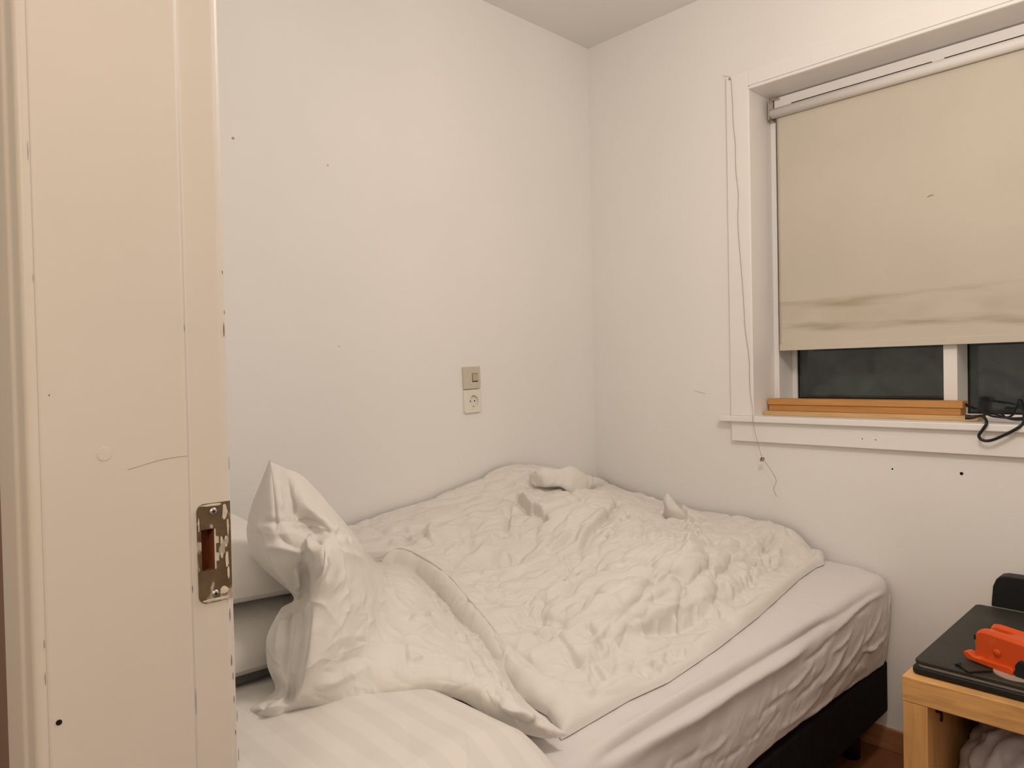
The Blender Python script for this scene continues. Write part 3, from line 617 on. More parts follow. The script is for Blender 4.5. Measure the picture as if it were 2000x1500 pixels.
pillow('pillow', 'white pillow behind the folded duvet end, lowest of the pile beside the door frame', 0.33, -1.78, 0.592, 0.66, 0.47, 0.140, math.radians(2), M['cotton'], 13, None, (0, 0))

# ---- duvet: spread part
crest = [(740, 1083, .694), (785, 1071, .689), (828, 1086, .676), (862, 1112, .662), (898, 1149, .647), (940, 1197, .630), (982, 1247, .614), (1040, 1300, .598), (1100, 1342, .582)]
CW = np.array([onz(*c) for c in crest])
near = sorted([(p[0], p[1]) for p in CW[1:]]); near = [(0.0, -1.37), (near[0][0]-.09, -1.33), (near[0][0]-.03, -1.24)]+near+[(1.04, -1.345), (1.09, -1.375)]; nxs = [p[0] for p in near]; nys = [p[1] for p in near]
XRY = [-1.45, -1.39, -1.21, -1.09, -.88, -.64, -.45, -.29, -.15, -.10, -.03]; XRX = [1.078, 1.078, 1.074, 1.082, 1.070, 1.046, 1.018, .992, .980, .985, .955]
ctrl = [onx(px, py, .10) for px, py in [(700, 1040), (740, 1026), (795, 1008), (850, 991), (915, 967), (970, 945), (1000, 926), (1030, 917), (1065, 915)]]
ctrl += [ony(px, py, -.12) for px, py in [(1112, 915), (1150, 932), (1172, 945), (1190, 957), (1240, 963), (1280, 985), (1340, 1002), (1395, 1008), (1450, 1016), (1500, 1030), (1550, 1048), (1598, 1064)]]
ctrl += [onz(*c) for c in crest[1:]]
ctrl += [onz(*c) for c in [(900, 1040, .715), (850, 1080, .675), (950, 1100, .650), (1000, 1040, .700), (1050, 1000, .745), (1130, 1000, .750), (1080, 965, .775), (1030, 955, .775), (1060, 1085, .672), (1160, 1050, .700), (1240, 1020, .715), (1300, 1040, .70), (1380, 1060, .665), (1460, 1080, .645), (1530, 1090, .622), (1000, 1160, .640), (1100, 1140, .655), (1200, 1120, .668), (1300, 1120, .672), (1400, 1130, .650), (1480, 1140, .610), (1080, 1210, .620), (1180, 1200, .635), (1280, 1190, .640), (1360, 1190, .615), (1420, 1190, .590), (1150, 1270, .595), (1240, 1260, .590), (1310, 1240, .590), (1100, 1300, .585), (1180, 1320, .575), (1240, 1310, .570), (1560, 1090, .600), (1290, 1290, .565)]]
ctrl = np.array(ctrl); HF = rbf(ctrl[:, :2], ctrl[:, 2], 2e-4)
def duvet_main():
    nu, nv = 330, 430; u = np.linspace(0, 1, nu)[:, None]; v = np.linspace(0, 1, nv)[None, :]
    x = np.broadcast_to(0.015+u*1.03, (nu, nv)).copy(); y = np.zeros((nu, nv)); YT = -0.022
    for _ in range(12):
        yn = np.interp(x, nxs, nys)-0.045; y = yn+(YT-yn)*v; xr = np.interp(y, XRY, XRX); x = 0.015+u*(xr-0.015)
    eu = (1-u)*(xr-0.015); en = v*(YT-yn); 
    h = HF(np.stack([x, y], -1)); h = np.clip(h, .56, .88)
    rr_ = np.interp(y, [-1.4, -1.1, -.6, -.25, -.02], [.12, .13, .17, .17, .10]); lip = np.interp(y, [-1.4, -1.1, -.6, -.25, -.12, -.02], [.022, .030, .026, .020, .030, .030])
    def pr(d, r): t = np.clip(d/r, 0, 1); return np.sqrt(np.clip(1-(1-t)**2, 0, 1))
    hs = sheet_z(x, y)+0.003
    fl = pr(eu, lip*.8); fm = np.clip((eu-lip*1.2)/rr_, 0, 1); fm = fm**1.15; fm = np.sin(fm*math.pi/2)
    g = pr(en, .045); lipk = np.minimum(lip, np.maximum(h-hs, .01)*.7)
    f = np.clip(eu/.05, 0, 1)*g
    z = hs+(lipk*fl+(h-hs-lipk)*fm)*g
    # far edges turn down against the walls
    ew = np.minimum(x-0.0, YT+0.02-y); z = z-0.03*(1-pr(np.maximum(ew, 0), .05))
    V = np.stack([x, y, z], -1); N = normals(V)
    if N[nu//2, nv//2, 2] < 0: N = -N
    PX = topx(V); D = np.zeros((nu, nv)); mask = np.clip(f*1.6-.3, 0, 1)
    def A(pts, wl_, wr_, amp, tp=0.3): D[...] += stroke_disp(V, N, px_to_pts(V, PX, pts), wl_, wr_, amp*1.35, tp)
    # the heap near the corner
    A([(1005, 960), (1022, 975), (1035, 998)], .006, .030, -.022, .2); A([(1036, 985), (1055, 1000), (1070, 1020)], .006, .028, -.020, .2)
    A([(1000, 955), (1020, 968), (1040, 985), (1060, 995), (1075, 1015)], .020, .006, .014)
    A([(1060, 1084), (1085, 1068), (1105, 1055), (1125, 1040)], .005, .018, -.014)
    A([(1066, 1078), (1090, 1060), (1125, 1035)], .014, .006, .012)
    A([(1095, 1082), (1112, 1073), (1137, 1060), (1152, 1040), (1175, 1015), (1192, 998), (1208, 972)], .005, .022, -.020, .2)
    A([(1105, 1070), (1130, 1055), (1150, 1032), (1172, 1010), (1190, 990)], .022, .007, .014, .3)
    A([(1190, 1035), (1205, 1020), (1226, 1003)], .005, .012, -.012); A([(1185, 1042), (1190, 1036), (1192, 1030)], .006, .006, -.014)
    A([(1224, 995), (1228, 1005), (1226, 1015)], .004, .004, -.012)
    A([(910, 1082), (918, 1058), (930, 1028), (945, 1005)], .006, .012, -.011); A([(925, 1085), (950, 1055), (975, 1020)], .010, .008, .008)
    A([(1000, 968), (994, 1000), (990, 1035), (995, 1052)], .006, .010, -.012); A([(985, 1040), (980, 1045), (985, 1052)], .005, .005, -.010)
    A([(1012, 990), (1000, 1015), (1002, 1045)], .008, .008, .009)
    A([(880, 1005), (920, 985), (960, 972), (1000, 955)], .008, .008, -.007); A([(860, 1030), (900, 1008), (940, 995)], .008, .008, .007)
    A([(800, 1045), (815, 1030), (830, 1040), (850, 1062)], .010, .010, -.010); A([(845, 1010), (838, 1040), (860, 1060)], .012, .012, .010)
    A([(760, 1040), (790, 1030), (800, 1048), (822, 1062)], .008, .008, -.009)
    # shallow trough across the middle
    A([(895, 1088), (930, 1104), (965, 1108), (1000, 1100), (1022, 1086), (1036, 1084)], .020, .012, -.012)
    A([(905, 1112), (960, 1118), (1010, 1108), (1050, 1098)], .016, .020, .007)
    A([(912, 1160), (940, 1160), (972, 1168), (1000, 1185)], .007, .012, -.009); A([(905, 1150), (940, 1148), (980, 1160)], .012, .007, .007)
    A([(900, 1138), (920, 1132), (940, 1140)], .012, .012, -.008)
    A([(1065, 1204), (1085, 1190), (1110, 1170), (1150, 1155), (1200, 1165)], .008, .016, -.010); A([(1095, 1200), (1120, 1180), (1160, 1165), (1200, 1172)], .012, .012, .008)
    A([(1000, 1165), (1010, 1140), (1030, 1125)], .008, .008, -.005); A([(1060, 1170), (1080, 1145), (1110, 1125)], .010, .010, .006)
    A([(1110, 1092), (1118, 1105), (1115, 1112), (1130, 1118)], .005, .005, -.007)
    A([(1235, 1175), (1270, 1170), (1300, 1160), (1325, 1140)], .010, .014, -.008)
    A([(1268, 1130), (1275, 1120), (1283, 1105), (1280, 1130)], .006, .006, -.009)
    # round lobe on the right with its turned-up tip
    A([(1300, 978), (1318, 985), (1335, 1003), (1344, 1028), (1342, 1055), (1332, 1080), (1312, 1103)], .045, .007, .020, .18)
    A([(1345, 1025), (1352, 1045), (1365, 1060)], .008, .020, -.014)
    for (p, q) in [((1262, 1000), (1250, 1080)), ((1280, 1005), (1285, 1090)), ((1300, 1010), (1310, 1085)), ((1320, 1030), (1318, 1085)), ((1240, 1010), (1215, 1080))]:
        A([p, ((p[0]+q[0])/2+4, (p[1]+q[1])/2), q], .007, .007, -.005, .4)
    # right hand mound and the hollow along the edge
    A([(1230, 1250), (1258, 1228), (1295, 1224), (1340, 1216), (1385, 1196), (1400, 1180)], .030, .016, -.020, .25)
    A([(1235, 1205), (1228, 1230), (1215, 1262)], .012, .008, -.012); A([(1245, 1200), (1262, 1225), (1270, 1245)], .008, .012, .010)
    A([(1270, 1195), (1310, 1180), (1360, 1175), (1395, 1160)], .016, .024, .009)
    A([(1400, 1190), (1440, 1160), (1490, 1120), (1540, 1085)], .014, .020, -.007)
    rg = random.Random(8)
    for k in range(22):
        t = rg.random(); px0 = 1440+85*t+rg.uniform(-18, 18); py0 = 1150-65*t+rg.uniform(-14, 14); l_ = rg.uniform(12, 34)
        A([(px0-l_*.7, py0-l_), (px0-3, py0-4), (px0+l_*.3, py0+l_*.8)], .0045, .0060, rg.uniform(.002, .0065)*rg.choice((-1, 1)), .4)
    for k in range(16):
        t = rg.random(); px0 = 1300+130*t; py0 = 1222-42*t+rg.uniform(-10, 10); l_ = rg.uniform(10, 26)
        A([(px0-l_*.4, py0-l_), (px0, py0), (px0+l_*.3, py0+l_)], .0045, .0060, rg.uniform(.002, .006)*rg.choice((-1, 1)), .4)
    # rolled front edge, dented
    for (px0, py0) in [(1312, 1285), (1322, 1275), (1285, 1300), (1362, 1262), (1270, 1322)]:
        A([(px0-4, py0-22), (px0+2, py0-4), (px0+4, py0+16)], .005, .010, -.012, .35); A([(px0+10, py0-18), (px0+14, py0), (px0+14, py0+14)], .008, .006, .008, .35)
    A([(1120, 1350), (1170, 1352), (1225, 1345), (1270, 1348)], .012, .010, .012, .2); A([(1110, 1368), (1160, 1372), (1210, 1362), (1265, 1356)], .012, .012, -.012, .25)
    A([(1150, 1395), (1135, 1412), (1120, 1425)], .006, .006, .006); A([(1135, 1385), (1160, 1390), (1175, 1380)], .006, .006, .006)
    A([(1225, 1330), (1250, 1335), (1270, 1328)], .008, .006, -.009)
    A([(1090, 1260), (1120, 1285), (1145, 1300)], .006, .010, -.008); A([(1125, 1225), (1155, 1240), (1165, 1255)], .010, .010, -.009)
    A([(1150, 1280), (1165, 1300), (1180, 1320)], .010, .006, .006)
    A([(1000, 1262), (1040, 1285), (1080, 1300), (1120, 1305)], .014, .014, -.010)
    A([(975, 1192), (1010, 1212), (1050, 1232), (1078, 1252)], .006, .010, -.010); A([(1045, 1212), (1090, 1245), (1130, 1285)], .010, .008, .008)
    A([(1082, 1222), (1108, 1258), (1140, 1300)], .005, .012, -.012); A([(1128, 1214), (1150, 1222), (1166, 1240)], .008, .014, -.012)
    A([(1160, 1238), (1174, 1250), (1176, 1268)], .006, .010, -.012); A([(1146, 1262), (1147, 1300), (1146, 1340)], .006, .016, .009)
    A([(1152, 1288), (1168, 1305), (1186, 1328)], .005, .014, -.013); A([(960, 1228), (1030, 1288), (1110, 1318), (1190, 1334)], .016, .012, -.012)
    A([(1190, 1240), (1200, 1275), (1196, 1320)], .006, .010, -.009); A([(1040, 1180), (1090, 1200), (1130, 1195)], .006, .010, -.008)
    A([(930, 1130), (990, 1140), (1060, 1130), (1120, 1125)], .006, .012, -.009); A([(1150, 1100), (1200, 1105), (1250, 1090)], .006, .012, -.008)
    # slight random creasing following the folds
    rr = random.Random(11)
    for k in range(330):
        i, j = rr.randrange(10, nu-10), rr.randrange(10, nv-10); P0 = V[i, j]
        if mask[i, j] < .6: continue
        a = noise.noise(Vector((P0[0]*2.0, P0[1]*2.0, 3.7)))*2.6+1.25+rr.gauss(0, .30); L_ = rr.uniform(.04, .20); d = np.array([math.cos(a), math.sin(a), 0]); q = np.array([-d[1], d[0], 0])
        P3 = [P0-d*L_/2, P0+q*rr.uniform(-.010, .010), P0+d*L_/2]; w_ = rr.uniform(.003, .009); am = rr.uniform(.0020, .0075)*rr.choice((-1, 1))
        D[...] += stroke_disp(V, N, P3, w_, w_*rr.uniform(1, 2), am, .45)
    D[...] += (puffs(V, .023, 4.6, 1, 7, .6, (1.5, .75, 1))+puffs(V, .0080, 11, 2, 7, .5, (1.5, .8, 1)))*np.clip((en-.045)/.09, 0, 1)*(.45+.55*np.clip(np.minimum(x-.06, -.08-y)/.12, 0, 1))+crumple(V, .0018, 24, 5, .7)
    V = V+N*(D*mask)[..., None]
    V[..., 0] = np.maximum(V[..., 0], .006); V[..., 1] = np.minimum(V[..., 1], -.006); V[..., 2] = np.maximum(V[..., 2], sheet_z(V[..., 0], V[..., 1])+.002)
    return V
DM = duvet_main(); PM = topx(DM)
def surf_dep(px, py):
    F = PM.reshape(-1, 3); d = (F[:, 0]-px)**2+(F[:, 1]-py)**2; c = np.where(d < d.min()+16)[0]; return F[c, 2].min()
def patch(rows, nu, nv):
    R_ = np.array([catmull(r, nv) for r in rows]); return np.stack([catmull(R_[:, j], nu) for j in range(nv)], 1)
# turned-over flap on the heap in the corner
def flap():
    top = [(1034, 926, -.03), (1046, 920, .0), (1063, 913, .0), (1090, 917, .01), (1116, 911, .0), (1136, 922, .01), (1156, 931, .0), (1178, 938, -.03)]
    mid = [(1034, 931, -.03), (1046, 930, .008), (1066, 930, .028), (1092, 934, .030), (1118, 934, .034), (1138, 941, .036), (1158, 945, .02), (1178, 943, -.03)]
    low = [(1034, 938, -.03), (1046, 948, .0), (1070, 950, .022), (1094, 949, .034), (1114, 961, .040), (1134, 970, .040), (1152, 958, .02), (1176, 950, -.03)]
    und = [(1036, 940, -.03), (1048, 947, -.02), (1070, 949, -.02), (1094, 948, -.02), (1114, 958, -.02), (1134, 966, -.02), (1150, 956, -.02), (1172, 950, -.03)]
    base = [surf_dep(px, 948)-.016 for px, _, _ in mid]
    rows = [[ondep(px, py, base[i]-o+(.0 if k == 0 else 0)) for i, (px, py, o) in enumerate(r)] for k, r in enumerate((top, mid, low, und))]
    V = patch(rows, 60, 110); N = normals(V)
    if (N[30, 55]@CF) > 0: N = -N
    e = np.ones(V.shape[:2]); D = crumple(V, .005, 16, 8, .8)
    V = V+N*D[..., None]; V[..., 0] = np.maximum(V[..., 0], .008); V[..., 1] = np.minimum(V[..., 1], -.008); return V
# turned-up tip
def tip():
    d0 = surf_dep(1325, 1010)
    r0 = [ondep(1292, 1016, d0+.05), ondep(1297, 992, d0+.03), ondep(1295, 977, d0+.01), ondep(1302, 963, d0)]
    r1 = [ondep(1308, 1026, d0+.03), ondep(1306, 1000, d0-.006), ondep(1303, 982, d0-.012), ondep(1305, 964, d0-.004)]
    r2 = [ondep(1346, 1032, d0+.02), ondep(1333, 1004, d0-.006), ondep(1320, 986, d0-.006), ondep(1307, 966, d0)]
    r3 = [ondep(1352, 1030, d0+.05), ondep(1340, 1006, d0+.02), ondep(1324, 987, d0+.01), ondep(1306, 965, d0+.004)]
    return patch([r0, r1, r2, r3], 40, 40)

# ---- duvet: folded end heaped over the pillows
COLS = [
 [(500, 1421), (472, 1388), (535, 1350), (522, 1300), (522, 1245), (548, 1190), (572, 1163), (497, 1090), (484, 1015), (526, 898)],
 [(520, 1421), (520, 1382), (556, 1352), (545, 1300), (552, 1245), (568, 1192), (580, 1160), (540, 1100), (516, 1015), (528, 900)],
 [(545, 1414), (560, 1380), (572, 1355), (575, 1300), (583, 1245), (592, 1192), (600, 1145), (580, 1080), (545, 1010), (532, 903)],
 [(580, 1402), (582, 1372), (590, 1340), (598, 1290), (603, 1235), (612, 1180), (630, 1100), (615, 1045), (568, 1000), (556, 914)],
 [(640, 1390), (640, 1362), (645, 1325), (650, 1280), (655, 1230), (660, 1170), (668, 1110), (652, 1035), (610, 985), (600, 938)],
 [(700, 1380), (700, 1350), (702, 1310), (705, 1265), (708, 1215), (708, 1165), (705, 1115), (696, 1075), (690, 1055), (686, 1036)],
 [(770, 1368), (770, 1340), (770, 1300), (768, 1258), (765, 1212), (760, 1168), (748, 1125), (733, 1100), (730, 1094), (728, 1089)],
 [(840, 1358), (838, 1330), (835, 1295), (832, 1258), (828, 1220), (820, 1180), (808, 1135), (790, 1100), (788, 1086), (785, 1071)],
 [(895, 1366), (893, 1338), (890, 1308), (886, 1275), (882, 1243), (875, 1210), (864, 1178), (850, 1145), (856, 1128), (862, 1112)],
 [(950, 1397), (950, 1362), (946, 1338), (938, 1310), (930, 1284), (920, 1258), (908, 1230), (894, 1202), (908, 1186), (922, 1176)],
 [(1010, 1428), (1008, 1396), (1000, 1367), (990, 1345), (977, 1323), (964, 1300), (952, 1276), (942, 1252), (960, 1240), (980, 1244)],
 [(1065, 1442), (1060, 1420), (1050, 1404), (1036, 1388), (1020, 1370), (1004, 1352), (990, 1334), (976, 1315), (1006, 1298), (1040, 1299)],
 [(1110, 1438), (1104, 1431), (1094, 1424), (1080, 1414), (1064, 1402), (1049, 1391), (1035, 1381), (1022, 1370), (1058, 1352), (1100, 1341)]]
ZB = [.618, .620, .622, .624, .626, .624, .620, .612, .604, .590, .575, .562, .556]       # height of the lower edge
d_peak = depth(onx(527, 898, .66))
TOPD = [d_peak, d_peak, d_peak, d_peak+.01, d_peak+.05, d_peak+.16, depth(onz(728, 1089, .694)), None, None, None, None, None, None]
def folded_end():
    G = []
    cz = {7: .691, 8: .664, 9: .639, 10: .617, 11: .600, 12: .584}
    for k, col in enumerate(COLS):
        d0 = depth(onz(*col[0], ZB[k])); d1 = TOPD[k] if TOPD[k] else depth(onz(*col[9], cz[k]))
        P = []
        for r, (px, py) in enumerate(col):
            t = r/9
            if k <= 5:
                s = t**1.15; d = d0+(d1-d0)*s-0.050*math.sin(math.pi*min(1, t*1.05))*(0.5 if k < 3 else 1)
                if r == 9: d = d1
            else:
                # the band from row 7 to row 9 is the steep side of the roll
                prof = ([0, -.012, .02, .10, .22, .38, .60, .99, 1.02, 1.0] if k < 8 else [0, -.012, .03, .13, .28, .46, .74, 1.10, 1.08, 1.0] if k < 12 else [0, .0, .06, .16, .32, .50, .74, .96, 1.0, 1.0])[r]; d = d0+(d1-d0)*prof
            P.append(d)
        G.append(P)
    G = np.array(G)
    def add(k, r, v): G[k, r] += v
    # corner facet, notch and the hollow cone of the upper corner
    for r in range(1, 7): add(3, r, -.022); add(4, r, -.012); add(2, r, .006); add(1, r, .004); add(0, r, .045)
    for r in (3, 4, 5): add(1, r, .016)
    for r in (5, 6): add(0, r, .02); add(1, r, .05); add(2, r, .040)
    add(3, 6, -.020); add(3, 7, .03); add(4, 7, .0); add(2, 7, .01); add(3, 6, -.01)
    for r in (7, 8): add(0, r, .055); add(1, r, -.015); add(2, r, -.030)
    add(0, 9, .0); add(3, 8, -.004); add(4, 8, -.03); add(3, 9, .0)
    add(0, 1, -.02); add(1, 1, -.03); add(2, 1, -.02)
    for r, v_ in ((5, .004), (6, .010), (7, .020), (8, .028), (9, .030)): add(12, r, v_)
    add(11, 9, .008); add(11, 8, .004)
    rows = [[ondep(px, py, G[k, r]) for r, (px, py) in enumerate(col)] for k, col in enumerate(COLS)]
    # tuck strips beyond the four edges so that the cloth turns away instead of ending
    V = patch(rows, 360, 260)
    N = normals(V)
    if (N[180, 130]@CF) > 0: N = -N
    PX = topx(V); D = np.zeros(V.shape[:2])
    def A(pts, wl_, wr_, amp, tp=0.3): D[...] += stroke_disp(V, N, px_to_pts(V, PX, pts), wl_, wr_, amp, tp)
    # upper corner
    A([(528, 905), (531, 950), (534, 990), (533, 1015), (538, 1045)], 0.0040, 0.0040, 0.0051, .15)
    A([(564, 925), (568, 955), (572, 990), (575, 1015)], 0.0048, 0.0032, 0.0085, .2)
    A([(545, 935), (550, 970), (552, 1000)], 0.0080, 0.0064, -0.0068)
    A([(500, 1020), (530, 1017), (570, 1016), (610, 1020), (650, 1036), (675, 1046)], 0.0112, 0.0048, 0.0085, .25)
    A([(550, 1032), (590, 1027), (625, 1030), (660, 1042)], 0.0048, 0.0112, -0.0102, .25)
    A([(500, 1024), (530, 1030), (545, 1040)], 0.0080, 0.0112, -0.0085)
    A([(538, 1045), (560, 1058), (582, 1066), (600, 1070)], 0.0048, 0.0064, 0.0102, .25)
    A([(515, 1066), (550, 1070), (580, 1078), (600, 1076)], 0.0064, 0.0096, -0.0102, .3)
    A([(600, 1038), (608, 1055), (613, 1075), (614, 1088)], 0.0048, 0.0064, -0.0170, .25); A([(602, 1040), (616, 1054), (630, 1062)], 0.0032, 0.0048, 0.0102, .3)
    A([(632, 1062), (629, 1090), (622, 1115), (608, 1140), (603, 1180), (600, 1235), (592, 1290), (580, 1350)], 0.0080, 0.0032, 0.0085, .12)
    A([(590, 1095), (596, 1120), (598, 1140)], 0.0080, 0.0048, 0.0068); A([(580, 1110), (584, 1135), (582, 1155)], 0.0040, 0.0064, -0.0085)
    A([(520, 1110), (540, 1130), (562, 1150)], 0.0064, 0.0064, 0.0068)
    # lower left facets
    A([(574, 1172), (567, 1200), (560, 1245), (556, 1300), (556, 1335)], 0.0048, 0.0032, 0.0076, .2); A([(582, 1190), (578, 1240), (572, 1300), (566, 1335)], 0.0064, 0.0064, -0.0068, .3)
    A([(545, 1185), (540, 1240), (540, 1300)], 0.0080, 0.0080, -0.0051)
    A([(560, 1345), (548, 1352), (562, 1352)], 0.0080, 0.0080, 0.0102); A([(520, 1366), (508, 1378), (492, 1392), (500, 1408)], 0.0048, 0.0080, 0.0085, .2)
    A([(560, 1390), (540, 1402), (520, 1416)], 0.0048, 0.0080, -0.0051)
    # front face
    A([(640, 1085), (655, 1110), (640, 1140)], 0.0112, 0.0080, 0.0102); A([(650, 1060), (675, 1080), (700, 1085)], 0.0080, 0.0080, -0.0059)
    A([(750, 1115), (765, 1145), (775, 1170), (800, 1190), (810, 1200)], 0.0056, 0.0096, -0.0076, .3); A([(745, 1110), (757, 1140), (768, 1168)], 0.0080, 0.0048, 0.0068)
    A([(792, 1215), (806, 1202), (830, 1203), (846, 1198)], 0.0040, 0.0160, -0.0119, .25); A([(846, 1202), (838, 1222), (820, 1232), (800, 1220)], 0.0080, 0.0112, -0.0059)
    A([(788, 1212), (792, 1240), (795, 1290), (797, 1350)], 0.0064, 0.0048, 0.0051, .2); A([(798, 1290), (815, 1285), (828, 1278)], 0.0040, 0.0128, -0.0076, .3); A([(797, 1255), (797, 1275), (802, 1292)], 0.0040, 0.0096, -0.0068)
    A([(846, 1130), (850, 1160), (854, 1178)], 0.0032, 0.0032, -0.0068); A([(862, 1172), (878, 1200), (890, 1230), (905, 1250), (920, 1258)], 0.0048, 0.0032, 0.0085, .25); A([(870, 1180), (884, 1215), (895, 1240)], 0.0040, 0.0096, -0.0076)
    A([(850, 1170), (866, 1190), (878, 1195)], 0.0096, 0.0064, 0.0085)
    A([(905, 1280), (915, 1300), (928, 1320)], 0.0112, 0.0064, -0.0102, .25); A([(928, 1285), (932, 1305), (938, 1322)], 0.0048, 0.0048, 0.0068)
    A([(912, 1235), (925, 1260), (945, 1290), (970, 1320), (992, 1338)], 0.0048, 0.0032, 0.0076, .2); A([(922, 1232), (934, 1248), (940, 1268)], 0.0040, 0.0040, -0.0076)
    A([(960, 1320), (965, 1345), (960, 1375)], 0.0064, 0.0064, 0.0051); A([(985, 1325), (992, 1340), (1005, 1350), (1025, 1372), (1050, 1392), (1095, 1425)], 0.0064, 0.0080, 0.0102, .15)
    A([(970, 1370), (995, 1385), (1025, 1392), (1050, 1412)], 0.0080, 0.0096, -0.0119, .2)
    A([(660, 1250), (690, 1240), (720, 1245)], 0.0096, 0.0096, -0.0034); A([(600, 1340), (660, 1328), (720, 1300), (750, 1290)], 0.0128, 0.0096, -0.0051); A([(620, 1300), (680, 1290), (740, 1275)], 0.0112, 0.0112, 0.0034)
    A([(1005, 1300), (1018, 1330), (1020, 1362)], 0.0048, 0.0064, 0.0068, .2)
    # rolled edge where the two parts meet
    A([(720, 1098), (760, 1088), (800, 1090), (850, 1105)], .008, .008, -.004)
    rr = random.Random(21)
    for k in range(170):
        i, j = rr.randrange(110, 345), rr.randrange(15, 190); P0 = V[i, j]; U_ = V[i+3, j]-P0; W_ = V[i, j+3]-P0; U_ /= np.linalg.norm(U_); W_ /= np.linalg.norm(W_)
        a = noise.noise(Vector((P0[0]*4, P0[1]*4, P0[2]*4)))*4+.6+rr.gauss(0, .4); d = U_*math.cos(a)+W_*math.sin(a); q = -U_*math.sin(a)+W_*math.cos(a); L_ = rr.uniform(.02, .09)
        w_ = rr.uniform(.0025, .006); D[...] += stroke_disp(V, N, [P0-d*L_/2, P0+q*rr.uniform(-.006, .006), P0+d*L_/2], w_, w_*1.5, rr.uniform(.0008, .0026)*rr.choice((-1, 1)), .45)
    D[...] += puffs(V, .0060, 9, 3, 6, .5)+crumple(V, .0012, 22, 6, .6)
    iu = np.linspace(0, 1, V.shape[0])[:, None]; jv = np.linspace(0, 1, V.shape[1])[None, :]
    e = np.minimum(np.minimum(iu, 1-iu)*14, np.minimum(jv, 1-jv)*10); e = np.clip(e, .0, 1)
    V = V+N*(D*(.25+.75*e))[..., None]
    # back side: closes the heap, full and round behind
    B = V.copy(); bulge = np.clip(np.sin(math.pi*iu)**.6*np.sin(math.pi*jv)**.6, 0, 1); amt = np.interp(iu, [0, .3, .55, 1], [.06, .07, .05, .02])
    B = B+CF*(bulge*amt)[..., None]; B[..., 2] = B[..., 2]-bulge*0.02
    s = 4; B = B[::s, ::s] if (V.shape[0]-1) % s == 0 and (V.shape[1]-1) % s == 0 else B
    return V, B[:, ::-1]
FV, FB = folded_end()
parts_ = [grid_mesh('a', DM), grid_mesh('b', flap()), grid_mesh('c', tip()), grid_mesh('d', FV), grid_mesh('e', FB)]
def uv_of(F): return np.stack([F[:, 0], F[:, 1]], 1)
uvs = [uv_of(parts_[0][0]), uv_of(parts_[1][0]), uv_of(parts_[2][0])]
nu_, nv_ = FV.shape[:2]
g1, g2 = np.meshgrid(np.linspace(0, .75, nu_), np.linspace(0, .6, nv_), indexing='ij'); uvs.append(np.stack([g1.ravel(), g2.ravel()], 1)); uvs.append(uv_of(parts_[4][0]))
dv = mesh_from('duvet', parts_, M['cotton'], None, uvs)
tag(dv, 'rumpled white duvet spread over the bed, its pointed end heaped over the pillows', 'duvet')

# ------------------------------------------------------------------ side table
tb = empty('side_table', (1.66, -0.33, 0), 'light wood side table with thick top and panel sides against the wall', 'table')
TX0, TX1, TY0, TY1, TZ = 1.378, 1.928, -0.650, -0.022, 0.500
box('table_top', TX0, TX1, TY0, TY1, 0.446, TZ, M['oak'], tb, 0.002)
box('side_panel', TX0+0.001, TX0+0.049, TY0+0.001, TY1, 0, 0.4455, M['oak_v'], tb, 0.0015)
box('side_panel', TX1-0.049, TX1-0.001, TY0+0.001, TY1, 0, 0.4455, M['oak_v'], tb, 0.0015)
bm = bmesh.new(); c = onx(1829, 1388, TX0+0.050); add_cyl(bm, c-np.array([0.001, 0, 0]), (1, 0, 0), 0.004, 0.0035, 0.012, 12); add_tube(bm, [c+np.array([.009, 0, 0]), c+np.array([.010, 0, -.010]), c+np.array([.009, 0, -.020])], 0.003, 8); from_bm('peg', bm, M['black'], tb)

# laptop
lp = empty('laptop', (1.57, -0.36, TZ), 'large flat black closed laptop lying on the light wood side table', 'laptop')
def rounded_slab(x0, x1, y0, y1, z0, z1, r, bev):
    bm = bmesh.new(); pts = []
    for (cx_, cy_, a0) in [(x1-r, y0+r, -90), (x1-r, y1-r, 0), (x0+r, y1-r, 90), (x0+r, y0+r, 180)]:
        for a in np.linspace(a0, a0+90, 6): pts.append((cx_+r*math.cos(math.radians(a)), cy_+r*math.sin(math.radians(a)), z0))
    add_prism(bm, pts, (0, 0, z1-z0))
    bmesh.ops.recalc_face_normals(bm, faces=bm.faces)
    es = [e for e in bm.edges if abs(e.verts[0].co.z-e.verts[1].co.z) < 1e-6]
    bmesh.ops.bevel(bm, geom=es, offset=bev, segments=3, profile=0.5, affect='EDGES'); return bm
LX0, LX1, LY0, LY1 = 1.393, 1.775, -0.622, -0.118
from_bm('laptop_base', rounded_slab(LX0-.004, LX1, LY0-.004, LY1, TZ+.0015, TZ+.0165, .014, .004), M['black'], lp)
from_bm('edge_strip', rounded_slab(LX0+.006, LX1-.004, LY0+.0015, LY1, TZ+.0166, TZ+.0225, .010, .001), M['grey_edge'], lp)
from_bm('laptop_lid', rounded_slab(LX0, LX1, LY0, LY1, TZ+.0226, TZ+.0315, .014, .003), M['laptop'], lp)
LT = TZ+.0315
